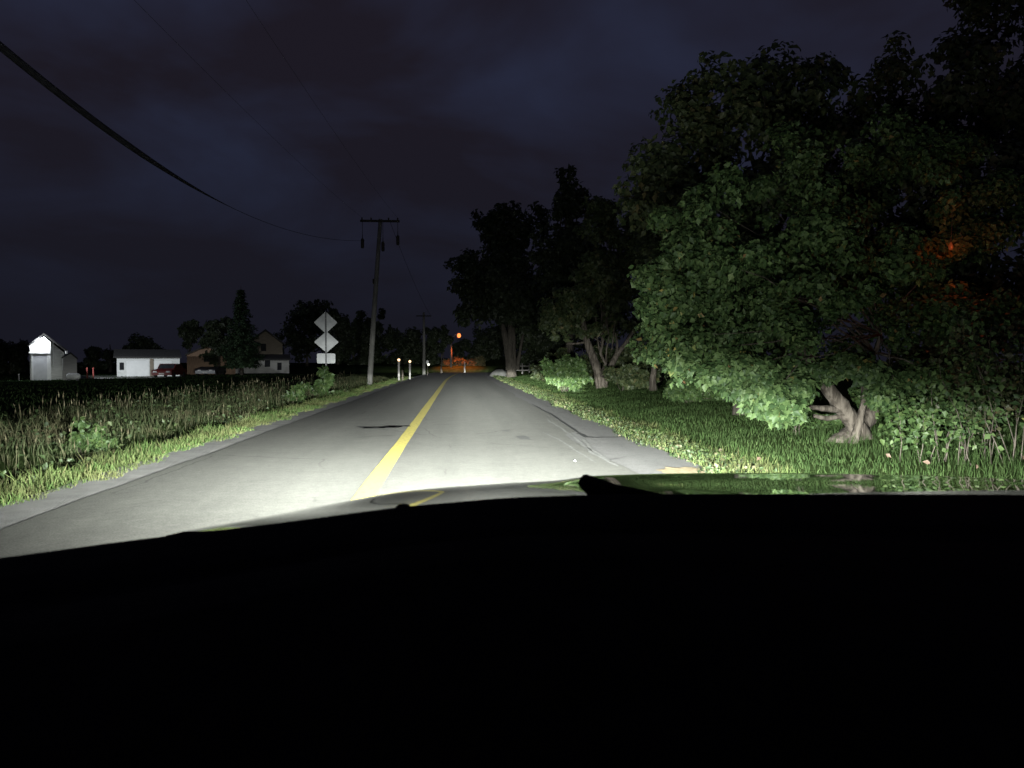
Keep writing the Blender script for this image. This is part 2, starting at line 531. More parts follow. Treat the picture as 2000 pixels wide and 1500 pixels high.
M['tan_wall'] = noise_mat('tan siding', (0.19, 0.16, 0.125), (0.26, 0.22, 0.175), 2.5, 0.8, stretch=(0.6, 0.6, 6))
M['brown_wall'] = noise_mat('brown boards', (0.22, 0.145, 0.10), (0.32, 0.21, 0.145), 3, 0.85, stretch=(5, 5, 0.6))
M['pale_wall'] = noise_mat('pale siding', (0.30, 0.295, 0.29), (0.38, 0.37, 0.36), 2.5, 0.8, stretch=(0.6, 0.6, 6))
M['glass_dark'] = noise_mat('dark window', (0.010, 0.011, 0.014), (0.02, 0.021, 0.025), 2, 0.6, 0.08)
M['red_paint'] = noise_mat('red car paint', (0.040, 0.004, 0.003), (0.065, 0.007, 0.005), 2, 0.3, 0.5)
M['dark_paint'] = noise_mat('dark car paint', (0.012, 0.012, 0.014), (0.022, 0.022, 0.024), 2, 0.3, 0.5)
M['rubber'] = noise_mat('rubber', (0.012, 0.012, 0.012), (0.022, 0.022, 0.022), 12, 0.8, 0.2)
M['chrome'] = noise_mat('chrome', (0.12, 0.12, 0.12), (0.2, 0.2, 0.2), 4, 0.5, 0.5, metal=0.4)
M['plate'] = noise_mat('pale plate', (0.2, 0.19, 0.18), (0.26, 0.25, 0.24), 4, 0.5)
M['red_post'] = noise_mat('red post', (0.10, 0.016, 0.013), (0.14, 0.026, 0.02), 6, 0.7)
M['stone'] = noise_mat('pale boulder', (0.025, 0.025, 0.024), (0.045, 0.044, 0.042), 2, 0.9, bump=0.6)
M['fence_white'] = noise_mat('white fence paint', (0.20, 0.19, 0.185), (0.30, 0.29, 0.28), 4, 0.8)
M['dry_leaf'] = leaf_mat('dry leaf', [(0, (0.12, 0.085, 0.025)), (0.5, (0.11, 0.072, 0.05)), (1, (0.13, 0.11, 0.10))], trans=0.1)
M['lamp_white'] = emit_mat('white lamp', (0.90, 0.96, 1.0), 120.0)
M['lamp_sodium'] = emit_mat('sodium lamp', (1.0, 0.23, 0.055), 2.3)
M['lamp_warm'] = emit_mat('warm small lamp', (1.0, 0.66, 0.36), 2.4)  # emission stands in for light thrown back by reflectors
M['lamp_small'] = emit_mat('small white lamp', (0.95, 1.0, 0.80), 2.0)
M['lamp_orange'] = emit_mat('dull orange lantern', (0.20, 0.034, 0.008), 0.6)  # glow put in for a reddish windscreen reflection
M['lamp_orange'].node_tree.nodes['Principled BSDF'].inputs['Base Color'].default_value = (0.01, 0.004, 0.002, 1)
M['dash'] = noise_mat('black dashboard plastic', (0.006, 0.006, 0.007), (0.011, 0.011, 0.012), 30, 0.85, 0.05, bump=0.3, bump_scale=300)
M['black_rubber'] = noise_mat('black wiper', (0.004, 0.004, 0.004), (0.008, 0.008, 0.008), 30, 0.8, 0.05)
hm, hn, hl, hb = new_mat('glossy dark paint')
setb(hb, 0.2, 0.4, 0.0, 0.9)
hb.inputs['Base Color'].default_value = (0.012, 0.012, 0.013, 1)
hb.inputs['Coat Roughness'].default_value = 0.015
M['car_paint'] = hm


# ------------------------------------------------------------------ the ground and the road
def grid_sheet(name, xs, ys, mat, zfun, label_kind='structure'):
    X, Y = np.meshgrid(xs, ys)
    Z = zfun(X, Y)
    v = np.stack([X, Y, Z], -1).reshape(-1, 3)
    nx, ny = len(xs), len(ys)
    i = np.arange(ny - 1)[:, None] * nx + np.arange(nx - 1)[None, :]
    f = np.stack([i, i + 1, i + nx + 1, i + nx], -1).reshape(-1, 4)
    o = mesh_obj(name, v, f, mat, None, True)
    o['kind'] = label_kind
    return o


gx = np.unique(np.concatenate([np.linspace(-900, -60, 22), np.linspace(-60, -16, 45), np.linspace(-16, 22, 153), np.linspace(22, 70, 40), np.linspace(70, 900, 22)]))
gy = np.unique(np.concatenate([np.linspace(-40, 0, 21), np.linspace(0, 60, 161), np.linspace(60, 150, 91), np.linspace(150, 300, 31), np.linspace(300, 1600, 27)]))
def ground_mat():
    m_ = M['soil']; n, l = m_.node_tree.nodes, m_.node_tree.links
    b = n['Principled BSDF']
    src = b.inputs['Base Color'].links[0].from_socket
    tc = n.new('ShaderNodeTexCoord'); sx = n.new('ShaderNodeSeparateXYZ'); l.new(tc.outputs['Object'], sx.inputs[0])
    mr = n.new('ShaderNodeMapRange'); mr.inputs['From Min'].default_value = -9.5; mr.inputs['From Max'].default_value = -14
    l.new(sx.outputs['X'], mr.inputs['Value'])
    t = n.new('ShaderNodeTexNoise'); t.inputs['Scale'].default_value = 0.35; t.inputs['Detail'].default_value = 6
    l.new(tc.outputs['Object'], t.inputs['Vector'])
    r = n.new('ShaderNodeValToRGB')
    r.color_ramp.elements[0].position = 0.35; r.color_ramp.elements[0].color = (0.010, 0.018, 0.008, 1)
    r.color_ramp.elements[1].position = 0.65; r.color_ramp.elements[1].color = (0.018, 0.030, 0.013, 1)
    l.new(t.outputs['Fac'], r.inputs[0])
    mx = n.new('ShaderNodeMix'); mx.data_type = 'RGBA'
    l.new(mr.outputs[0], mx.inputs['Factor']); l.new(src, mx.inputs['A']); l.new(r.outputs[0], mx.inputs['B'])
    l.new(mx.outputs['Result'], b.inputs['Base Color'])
    return m_


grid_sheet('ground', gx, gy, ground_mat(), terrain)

ROAD_END = 110.0
RY = np.concatenate([np.linspace(-20, 30, 200), np.linspace(30.5, ROAD_END, 160)])


def jag(y, seed, amp):
    r = np.random.RandomState(seed)
    o = np.zeros_like(y)
    for k, a in ((0.35, 1.0), (0.9, 0.7), (2.1, 0.5), (4.7, 0.35), (9.3, 0.22)):
        o += a * np.sin(y * k + r.uniform(0, 6.28)) * r.uniform(0.6, 1.0)
    return o * amp * 0.5


def strip(name, xa, xb, ys, z, mat, n=2):
    """A sheet between two side lines that are functions of y."""
    ya = np.asarray(ys, float)
    A, B = xa(ya) + bend(ya), xb(ya) + bend(ya)
    t = np.linspace(0, 1, n)
    X = A[:, None] * (1 - t) + B[:, None] * t
    Y = np.repeat(ya[:, None], n, 1)
    v = np.stack([X, Y, np.full_like(X, z)], -1).reshape(-1, 3)
    i = np.arange(len(ya) - 1)[:, None] * n + np.arange(n - 1)[None, :]
    f = np.stack([i, i + 1, i + n + 1, i + n], -1).reshape(-1, 4)
    o = mesh_obj(name, v, f, mat)
    o['kind'] = 'structure'
    return o


strip('gravel_shoulder', lambda y: XL_GRASS - 0.25 + jag(y, 1, 0.10), lambda y: y * 0 + XL_ASPH + 0.3, RY, -0.006, M['gravel'])
strip('paved_shoulder', lambda y: y * 0 + XR_ASPH - 0.75, lambda y: XR_GRASS + 0.12 + jag(y, 2, 0.14), RY, -0.004, M['asphalt_edge'])
strip('road', lambda y: XL_ASPH + jag(y, 3, 0.05), lambda y: XR_ASPH + jag(y, 4, 0.10) - 0.35 * (1 - sstep(15.6, 16.6, y)) * (0.4 + 0.6 * sstep(9, 15, y)), RY, 0.004, M['asphalt'])
strip('yellow_line', lambda y: X_LINE - 0.115 + jag(y, 5, 0.008), lambda y: X_LINE + 0.115 + jag(y, 6, 0.008), RY[RY < 104], 0.009, M['yellow'])


def ground_patch(name, pts, z, mat):
    o = mesh_obj(name, [(x, y, z) for x, y in pts], [tuple(range(len(pts)))], mat)
    o['kind'] = 'structure'
    return o


def px_strip(name, line, w, z, mat, seed=0):
    """A thin flat seam on the road along a line of ground points."""
    rg = random.Random(seed)
    P = []
    for a, b in zip(line[:-1], line[1:]):
        for k in range(6):
            t = k / 6
            P.append((a[0] * (1 - t) + b[0] * t + rg.uniform(-.3, .3) * w, a[1] * (1 - t) + b[1] * t + rg.uniform(-.3, .3) * w))
    P.append(line[-1])
    vs, fs = [], []
    for i, p in enumerate(P):
        a, b = P[max(i - 1, 0)], P[min(i + 1, len(P) - 1)]
        d = Vector((b[0] - a[0], b[1] - a[1], 0)).normalized()
        ww = w * rg.uniform(0.5, 1.2) * (0.35 if i in (0, len(P) - 1) else 1)
        vs += [(p[0] - d.y * ww / 2, p[1] + d.x * ww / 2, z), (p[0] + d.y * ww / 2, p[1] - d.x * ww / 2, z)]
    fs = [(2 * i, 2 * i + 1, 2 * i + 3, 2 * i + 2) for i in range(len(P) - 1)]
    o = mesh_obj(name, vs, fs, mat)
    o['kind'] = 'structure'
    return o


def gp(px, py):
    p = ground_at(px, py)
    d = ray(px, py); t = -EYE / d.z
    return (d.x * t, d.y * t)


px_strip('tar_seam', [gp(708, 835), gp(750, 835), gp(792, 832)], 0.62, 0.010, M['tar'], 1)
px_strip('tar_seam', [gp(1130, 846), gp(1145, 855), gp(1180, 855), gp(1228, 854)], 0.10, 0.010, M['tar'], 2)
px_strip('tar_seam', [gp(1040, 790), gp(1080, 812), gp(1130, 846)], 0.07, 0.010, M['tar'], 3)
px_strip('tar_seam', [gp(700, 855), gp(730, 853), gp(775, 851)], 0.06, 0.010, M['tar'], 4)
px_strip('tar_seam', [gp(840, 831), gp(900, 829)], 0.06, 0.010, M['tar'], 5)
M['crack_pale'] = noise_mat('pale crumbled crack', (0.14, 0.14, 0.135), (0.24, 0.238, 0.23), 14, 0.95)
px_strip('crumbled_crack', [gp(1068, 820), gp(1095, 836), gp(1130, 862), gp(1160, 888), gp(1208, 912)], 0.07, 0.011, M['crack_pale'], 6)
px_strip('crumbled_crack', [gp(1060, 845), gp(1090, 858), gp(1120, 878), gp(1165, 905)], 0.04, 0.011, M['crack_pale'], 7)
px_strip('crumbled_crack', [gp(1140, 858), gp(1152, 876), gp(1190, 900)], 0.07, 0.011, M['crack_pale'], 8)


def blob_patch(name, c, rx, ry, z, mat, seed):
    rg = random.Random(seed)
    pts = []
    for k in range(22):
        a = 2 * PI * k / 22
        q = 1 + rg.uniform(-.22, .22)
        pts.append((c[0] + rx * q * math.cos(a), c[1] + ry * q * math.sin(a)))
    return ground_patch(name, pts, z, mat)


blob_patch('sand_patch', gp(1338, 922), 0.32, 0.45, 0.012, M['sand'], 3)
M['stain'] = noise_mat('faint oil stain', (0.085, 0.085, 0.083), (0.11, 0.11, 0.108), 9, 0.7)
blob_patch('oil_stain', gp(1022, 856), 0.12, 0.4, 0.010, M['stain'], 5)
blob_patch('oil_stain', gp(988, 842), 0.10, 0.16, 0.010, M['stain'], 6)
# a small white pebble that glints on the road
pb = MB().lathe([(0.0, 0.0), (0.013, 0.003), (0.016, 0.010), (0.007, 0.022), (0.0, 0.024)], n=7).build('pebble', M['white_trim'])
pb.location = (*gp(1123, 902), 0.004)
tag(pb, 'tiny white pebble lying on the asphalt right of the yellow line', 'pebble')

# ------------------------------------------------------------------ leaves, crowns, trees
LEAF = np.array([(0, 0, 0), (0.36, 0.40, 0.07), (0.20, 0.62, 0.03), (0, 1.0, -0.10), (-0.20, 0.62, 0.03), (-0.36, 0.40, 0.07)], float)
LEAF_F = np.array([(0, 1, 2, 3), (0, 3, 4, 5)], int)


def leaves_at(P, N, size, rs, droop=0.25, jit=0.35):
    """One folded leaf per point; N is the way its face looks, roughly."""
    n = len(P)
    N = N + rs.normal(0, jit, (n, 3))
    N /= np.linalg.norm(N, axis=1, keepdims=True) + 1e-9
    T = rs.normal(0, 1, (n, 3)); T[:, 2] -= droop * 2
    T -= N * np.sum(T * N, 1, keepdims=True)
    T /= np.linalg.norm(T, axis=1, keepdims=True) + 1e-9
    B = np.cross(T, N)
    s = size * rs.uniform(0.5, 1.45, n)
    V = P[:, None, :] + s[:, None, None] * (LEAF[None, :, 0:1] * B[:, None, :] + LEAF[None, :, 1:2] * T[:, None, :] + LEAF[None, :, 2:3] * N[:, None, :])
    F = (np.arange(n)[:, None, None] * 6 + LEAF_F[None]).reshape(-1, 4)
    return V.reshape(-1, 3), F


def crown_points(clumps, n, rs, flat=0.8, power=2.6):
    """Leaf positions gathered in sprays round clump centres (x, y, z, r)."""
    c = np.asarray(clumps, float)
    w = c[:, 3] ** 2.0; w /= w.sum()
    k = rs.choice(len(c), n, p=w)
    d = rs.normal(0, 1, (n, 3)); d /= np.linalg.norm(d, axis=1, keepdims=True)
    q = rs.uniform(0, 1, n) ** (1 / power)
    off = d * (q * c[k, 3])[:, None]
    off[:, 2] *= flat
    return c[k, :3] + off, d


def envelope(center, radii, n, r0, r1, rs, shell=0.55, below=-1.0, skip=None):
    """Clump centres spread through an ellipsoid, denser near its surface; with gaps."""
    out = []
    while len(out) < n:
        d = rs.normal(0, 1, 3); d /= np.linalg.norm(d)
        q = shell + (1 - shell) * rs.uniform() ** 0.6
        p = d * q * (1 + rs.normal(0, 0.10))
        if p[2] < below:
            continue
        w = np.array(center) + p * np.array(radii)
        r = rs.uniform(r0, r1)
        out.append((*w, r))
    return out


def limb_path(a, b, rs, sag=0.0, n=6, wob=0.06):
    a, b = np.array(a, float), np.array(b, float)
    L = np.linalg.norm(b - a)
    pts = []
    for i in range(n):
        t = i / (n - 1)
        p = a * (1 - t) + b * t
        p = p + rs.normal(0, wob * L, 3) * (t * (1 - t) * 2.0)
        p[2] += sag * L * t * (1 - t) * 4
        pts.append(tuple(p))
    return pts


def make_tree(name, base, label, cat, clumps, n_leaf, leaf_size, seed, trunk_top, trunk_r, leafmat, barkmat='bark',
              limbs=14, group=None, lean=(0, 0), flat=0.8, face_cam=0.25, extra_trunks=(), limb_from=0.45, jit=0.5):
    """base: world position; clumps and trunk are in local metres from the base."""
    rs = np.random.RandomState(seed)
    rg = random.Random(seed)
    root = empty(name, base, label, cat, group)
    mb = MB()
    top = (lean[0], lean[1], trunk_top)
    tp = limb_path((0, 0, -0.3), top, rs, 0, 9, 0.035)
    mb.tube(tp, [trunk_r * (1.5 if i == 0 else 1.15 if i == 1 else 1.0) * (1 - 0.72 * i / 8) for i in range(9)], 10, 0.10, rg)
    cl = np.asarray(clumps)
    pick = rs.choice(len(cl), min(limbs, len(cl)), replace=False)
    for k in pick:
        i = int(rs.uniform(limb_from, 1.0) * 8)
        r0 = trunk_r * (1 - 0.72 * i / 8) * 0.55
        mb.tube(limb_path(tp[i], cl[k, :3], rs, 0.06, 6), [r0 * (1 - 0.82 * j / 5) for j in range(6)], 6, 0.10, rg)
    for pts, rads in extra_trunks:
        fp, fr = [], []
        for k in range(len(pts) - 1):                                  # finer rings, knobbly
            for j in range(5):
                t = j / 5
                fp.append(tuple(np.array(pts[k]) * (1 - t) + np.array(pts[k + 1]) * t)); fr.append((rads[k] * (1 - t) + rads[k + 1] * t) * rg.uniform(.92, 1.08))
        fp.append(pts[-1]); fr.append(rads[-1])
        for _ in range(3):
            fp = [fp[0]] + [tuple((np.array(fp[i - 1]) + 2 * np.array(fp[i]) + np.array(fp[i + 1])) / 4) for i in range(1, len(fp) - 1)] + [fp[-1]]
        mb.tube(fp, fr, 14, 0.09, rg)
    mb.build('trunk', M[barkmat], root, True)
    P, D = crown_points(cl, n_leaf, rs, flat)
    N = D * 0.9 + np.array([0, 0, 0.35]) + face_cam * np.array([-0.3, -1, 0])
    V, F = leaves_at(P, N, leaf_size, rs, 0.35, jit)
    mesh_obj('crown', V, F, M[leafmat], root)
    return root


# --- the leafy maple by the road with its split, lit trunk
b1 = ground_at(1662, 868)
rs = np.random.RandomState(11)
dx = lambda px, py, Y: (at(px, py, Y) - b1)
cl = []
cl += envelope(dx(1610, 600, 13.6), (2.85, 2.5, 1.35), 95, 0.18, 0.44, rs, 0.5)
cl += envelope(dx(1480, 560, 12.6), (1.8, 1.6, 1.75), 60, 0.18, 0.42, rs, 0.5)
cl += envelope(dx(1700, 420, 14.4), (2.7, 2.2, 1.6), 90, 0.20, 0.46, rs, 0.5)
cl += envelope(dx(1360, 640, 12.4), (0.75, 1.0, 0.85), 18, 0.25, 0.42, rs, 0.5)
for px, py, Y, r in ((1330, 705, 12.2, .30), (1395, 735, 12.0, .30), (1440, 760, 11.9, .26), (1500, 775, 11.8, .34), (1545, 800, 11.7, .26), (1470, 790, 11.9, .22),
                     (1560, 760, 12.0, .30), (1610, 725, 12.3, .26), (1700, 728, 12.2, .30), (1745, 770, 12.1, .28), (1780, 750, 12.3, .34), (1830, 740, 12.4, .3),
                     (1520, 815, 11.6, .16), (1770, 790, 12.0, .18), (1290, 690, 12.6, .24), (1420, 705, 12.2, .32), (1480, 730, 12.0, .36), (1650, 712, 12.4, .3),
                     (1300, 560, 12.2, .34), (1265, 540, 12.2, .30), (1270, 600, 12.2, .30), (1290, 640, 12.2, .30), (1340, 470, 12.6, .36), (1300, 430, 12.8, .30), (1370, 390, 13.0, .34),
                     (1420, 350, 13.2, .36), (1385, 520, 12.2, .4), (1510, 795, 11.8, .28), (1485, 760, 11.8, .36), (1720, 775, 12.2, .26),
                     (1870, 760, 12.6, .34), (1920, 735, 12.8, .36), (1960, 770, 13.0, .34), (1900, 790, 12.9, .24), (1840, 785, 12.6, .22), (1450, 725, 11.9, .36)):
    p = dx(px, py, Y)
    cl += [(p.x, p.y, p.z, r)] * (4 if py > 690 else 2)
for px, py, Y, r in ((1857, 485, 12.95, .24), (1838, 492, 12.9, .20), (1880, 478, 12.95, .20), (1850, 470, 13.1, .26), (1800, 490, 13.0, .3), (1900, 450, 13.2, .3)):  # leaf clumps added to catch the orange glow
    p = dx(px, py, Y)
    cl += [(p.x, p.y, p.z, r)] * 3
up = Vector((0, 0, 1))
t1 = [tuple(dx(1640, 884, 13.35)), tuple(dx(1668, 848, 13.6)), tuple(dx(1697, 812, 13.8)), tuple(dx(1703, 770, 14.0)), tuple(dx(1690, 690, 14.1))]
t2 = [tuple(dx(1692, 866, 13.4)), tuple(dx(1672, 832, 13.3)), tuple(dx(1642, 792, 13.2)), tuple(dx(1612, 752, 13.1)), tuple(dx(1570, 690, 13.0)), tuple(dx(1520, 600, 12.9))]
t3 = [tuple(dx(1640, 800, 13.2)), tuple(dx(1600, 797, 13.0)), tuple(dx(1578, 795, 12.9))]
t4 = [tuple(dx(1650, 812, 13.25)), tuple(dx(1615, 818, 13.1)), tuple(dx(1590, 812, 13.0))]
make_tree('maple_tree', b1, 'bushy maple with a forked trunk lit by the headlights beside the lawn', 'tree', cl, 64000, 0.105, 21,
          2.3, 0.085, 'leaf_maple', limbs=22, lean=(dx(1692, 690, 14.1).x, 0.45), face_cam=0.12, limb_from=0.75, jit=0.6,
          extra_trunks=((t1, [0.30, 0.19, 0.165, 0.17, 0.13]), (t2, [0.17, 0.155, 0.14, 0.115, 0.09, 0.05]),
                        (t3, [0.06, 0.05, 0.035]), (t4, [0.05, 0.045, 0.03])))

# --- the taller trees behind it
b2 = ground_at(1500, 792); b2 = Vector((7.6, 20.0, tz(7.6, 20)))
dx = lambda px, py, Y: (at(px, py, Y) - b2)
rs = np.random.RandomState(12)
cl = envelope(dx(1480, 420, 19.5), (3.1, 2.6, 3.4), 120, 0.4, 0.85, rs, 0.6)
cl += envelope(dx(1400, 190, 19.5), (0.95, 1.0, 1.0), 20, 0.3, 0.55, rs, 0.5)
cl += envelope(dx(1590, 200, 19.8), (1.35, 1.2, 1.1), 30, 0.3, 0.55, rs, 0.5)
cl += envelope(dx(1290, 360, 19.3), (0.75, 1.0, 1.3), 18, 0.3, 0.5, rs, 0.5)
for px, py, r in ((1380, 112, .26), (1330, 190, .3), (1255, 290, .34), (1235, 400, .3), (1610, 118, .3), (1560, 130, .3), (1650, 150, .25), (1500, 140, .32), (1445, 160, .28)):
    p = dx(px, py, 19.5); cl.append((p.x, p.y, p.z, r))
make_tree('deciduous_tree', b2, 'tall dark green tree rising just behind the lit maple', 'tree', cl, 22000, 0.19, 31, 6.5, 0.24, 'leaf_tall', 'bark_dark', limbs=24, face_cam=0.4)

b3 = Vector((11.3, 17.5, tz(11.3, 17.5)))
dx = lambda px, py, Y: (at(px, py, Y) - b3)
rs = np.random.RandomState(13)
cl = envelope(dx(1930, 430, 16.5), (2.6, 2.2, 3.0), 95, 0.35, 0.75, rs, 0.6)
cl += envelope(dx(1960, 120, 18.0), (1.6, 1.6, 2.4), 50, 0.35, 0.7, rs, 0.55)
cl += envelope(dx(1800, 170, 18.0), (0.95, 1.2, 1.1), 24, 0.3, 0.55, rs, 0.5)
cl += envelope(dx(1960, 680, 15.5), (1.8, 1.5, 1.5), 40, 0.3, 0.5, rs, 0.6)
for px, py, r in ((1748, 80, .28), (1740, 130, .3), (1950, -20, .5), (1925, -60, .5), (1850, 90, .35), (1775, 240, .4), (1720, 300, .35)):
    p = dx(px, py, 18.0); cl.append((p.x, p.y, p.z, r))
make_tree('deciduous_tree', b3, 'tall rust tinged tree at the right edge, topping all others', 'tree', cl, 24000, 0.17, 41, 8.0, 0.26, 'leaf_rust', 'bark_dark', limbs=24, face_cam=0.4)

# --- trees further along the right verge
def simple_tree(name, px_base, Y, label, parts, n, leaf, seed, top, tr, mat, bark='bark', limbs=14, group=None, extra=None, base_py=None, lean=(0, 0), cat='tree', flat=0.85):
    """parts: (px, py, rx_px, rz_px, clumps) ellipses of the crown as the picture shows them, at depth Y."""
    x = at(px_base, 707, Y).x
    b = Vector((x, Y, tz(x, Y)))
    s = Y / 1500.0
    rs_ = np.random.RandomState(seed)
    cl_ = []
    for px, py, rx, rz, nc in parts:
        p = at(px, py, Y) - b
        rx, rz = rx * s, rz * s
        c0 = 0.30 * min(rx, rz)
        cl_ += envelope(tuple(p), (max(rx - c0 * .7, .1), max(rx - c0 * .7, .1) * 0.9, max(rz - c0 * .7, .1)), nc, c0 * 0.7, c0 * 1.5, rs_, 0.5)
    ex = extra(b) if extra else ()
    return make_tree(name, b, label, cat, cl_, n, leaf, seed, top, tr, M and mat, bark, limbs, group, lean, flat, 0.3, ex)


def forked(b):
    q = lambda px, py, Y=40.0: tuple(at(px, py, Y) - b)
    return (([q(1176, 760), q(1172, 745), q(1164, 712), q(1152, 684), q(1143, 655), q(1136, 610), q(1128, 560)], [0.34, 0.27, 0.23, 0.2, 0.16, 0.13, 0.08]),
            ([q(1178, 752, 40.1), q(1190, 720, 40.2), q(1206, 690, 40.3), q(1222, 672, 40.4), q(1240, 640, 40.5)], [0.24, 0.17, 0.14, 0.11, 0.06]),
            ([q(1146, 668), q(1128, 671), q(1106, 672)], [0.06, 0.05, 0.03]),
            ([q(1204, 692, 40.3), q(1206, 672, 40.2), q(1202, 650, 40.1)], [0.08, 0.06, 0.04]))


simple_tree('deciduous_tree', 1176, 40.0, 'dark tree with a pale trunk forking into a V', [(1185, 545, 62, 70, 34), (1110, 600, 60, 60, 22), (1235, 470, 60, 75, 30), (1200, 640, 60, 28, 18), (1120, 650, 60, 22, 14), (1170, 430, 45, 60, 18)],
            14000, 0.26, 51, 4.0, 0.12, 'leaf_tall', 'bark', 16, extra=forked)
simple_tree('deciduous_tree', 1278, 33.0, 'slim tree with a thin crooked trunk behind the lawn', [(1300, 600, 50, 70, 26), (1270, 470, 40, 80, 24), (1310, 380, 60, 100, 30), (1330, 650, 50, 40, 14)],
            11000, 0.24, 52, 5.5, 0.14, 'leaf_tall', 'bark', 12, lean=(-0.3, 0))
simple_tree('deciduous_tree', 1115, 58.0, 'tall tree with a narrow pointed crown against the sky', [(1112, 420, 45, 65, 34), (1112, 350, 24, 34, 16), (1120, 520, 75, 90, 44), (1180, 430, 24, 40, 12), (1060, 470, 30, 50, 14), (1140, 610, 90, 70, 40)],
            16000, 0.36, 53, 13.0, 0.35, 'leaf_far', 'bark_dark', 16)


def three_stems(b):
    q = lambda px, py, Y=75.0: tuple(at(px, py, Y) - b)
    return (([q(996, 722), q(992, 690), q(986, 655), q(975, 600)], [0.42, 0.34, 0.28, 0.2]),
            ([q(1003, 722), q(1003, 690), q(1002, 640)], [0.34, 0.26, 0.2]),
            ([q(1010, 722), q(1014, 695), q(1022, 650)], [0.22, 0.16, 0.1]))


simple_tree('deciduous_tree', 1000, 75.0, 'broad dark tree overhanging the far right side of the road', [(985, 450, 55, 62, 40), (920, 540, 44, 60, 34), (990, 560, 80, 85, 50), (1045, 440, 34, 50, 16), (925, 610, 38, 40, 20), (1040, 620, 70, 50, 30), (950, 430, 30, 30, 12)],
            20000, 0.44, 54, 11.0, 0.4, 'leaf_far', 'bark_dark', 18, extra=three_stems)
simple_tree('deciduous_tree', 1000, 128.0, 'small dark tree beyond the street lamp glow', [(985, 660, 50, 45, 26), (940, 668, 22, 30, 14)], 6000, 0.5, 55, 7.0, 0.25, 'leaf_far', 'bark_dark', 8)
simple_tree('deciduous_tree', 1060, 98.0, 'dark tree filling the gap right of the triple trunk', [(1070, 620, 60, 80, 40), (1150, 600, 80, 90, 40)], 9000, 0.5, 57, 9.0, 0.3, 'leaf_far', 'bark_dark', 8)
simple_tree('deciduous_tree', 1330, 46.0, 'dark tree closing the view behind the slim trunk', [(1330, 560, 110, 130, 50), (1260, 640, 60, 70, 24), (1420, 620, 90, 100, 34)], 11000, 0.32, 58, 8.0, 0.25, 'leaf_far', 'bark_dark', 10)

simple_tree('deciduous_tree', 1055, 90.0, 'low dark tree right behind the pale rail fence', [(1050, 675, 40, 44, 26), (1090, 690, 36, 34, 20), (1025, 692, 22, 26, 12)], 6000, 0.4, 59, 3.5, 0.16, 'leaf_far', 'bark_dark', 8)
# bushes
def bush(px, py, label, parts, n, leaf, seed, mat='leaf_bush', group=None, name='bush', Y=None, stem=0.6, sp=1.0):
    b = ground_at(px, py) if Y is None else Vector((at(px, 707, Y).x, Y, tz(at(px, 707, Y).x, Y)))
    s = b.y / 1500.0
    rs_ = np.random.RandomState(seed); rg = random.Random(seed)
    root = empty(name, b, label, 'bush', group)
    cl_ = []
    for qx, qy, rx, rz, nc in parts:
        p = at(qx, qy, b.y) - b
        rx *= s; rz *= s
        c0 = 0.33 * min(rx, rz)
        cl_ += envelope(tuple(p), (rx - c0 * .4, (rx - c0 * .4) * .8, rz - c0 * .4), nc, c0 * .5, c0 * 1.5, rs_, 0.45)
    cl_ = np.array(cl_)
    mb = MB()
    for k in rs_.choice(len(cl_), min(9, len(cl_)), replace=False):
        mb.tube(limb_path((rs_.normal(0, .08), rs_.normal(0, .08), -0.1), cl_[k, :3], rs_, 0.05, 5), [r_ * stem for r_ in (0.022, 0.018, 0.014, 0.01, 0.006)], 5)
    mb.build('stem', M['bark'], root, True)
    P, D = crown_points(cl_, n, rs_, 0.85)
    V, F = leaves_at(P, D * 0.6 + np.array([-0.1, -0.2, 0.5]), leaf, rs_, 0.3, 0.7)
    mesh_obj('foliage', V, F, M[mat], root)
    return root


bush(1105, 766, 'round bright green bush in front of the V shaped trunk', [(1105, 732, 44, 34, 30), (1080, 715, 24, 20, 10), (1135, 740, 26, 22, 10)], 5200, 0.20, 61)
bush(1345, 786, 'low green bush at the end of the lawn left of the maple', [(1335, 758, 40, 26, 22), (1385, 770, 36, 20, 14)], 3600, 0.15, 62)
bush(1215, 764, 'dark scrub between the forked trunk and the slim trunk', [(1215, 735, 45, 28, 22), (1260, 740, 26, 24, 12)], 2600, 0.20, 63, 'leaf_tall')
bush(1075, 742, 'dark scrub left of the round green bush', [(1062, 722, 30, 22, 16), (1085, 700, 30, 24, 14)], 2200, 0.26, 65, 'leaf_tall')
bush(1160, 752, 'dark scrub filling behind the V shaped trunk', [(1150, 712, 60, 30, 26), (1205, 705, 50, 34, 24)], 3600, 0.26, 66, 'leaf_tall', Y=46.0)
bush(1270, 752, 'dark scrub filling behind the slim trunk', [(1260, 705, 60, 38, 26), (1330, 700, 60, 40, 26)], 3600, 0.24, 67, 'leaf_tall', Y=42.0)
bush(1400, 770, 'dark scrub in the gap behind the low green bush', [(1400, 715, 70, 44, 30)], 3000, 0.2, 68, 'leaf_tall', Y=34.0)
bush(1690, 850, 'leafy undergrowth showing in the fork behind the maple trunk', [(1690, 800, 70, 44, 26), (1620, 815, 50, 36, 16), (1760, 810, 50, 40, 16)], 3200, 0.10, 69, 'leaf_bush', Y=15.8)
bush(1430, 776, 'dark scrub below the maple beside the lawn', [(1450, 745, 60, 34, 24)], 2600, 0.16, 64, 'leaf_tall')


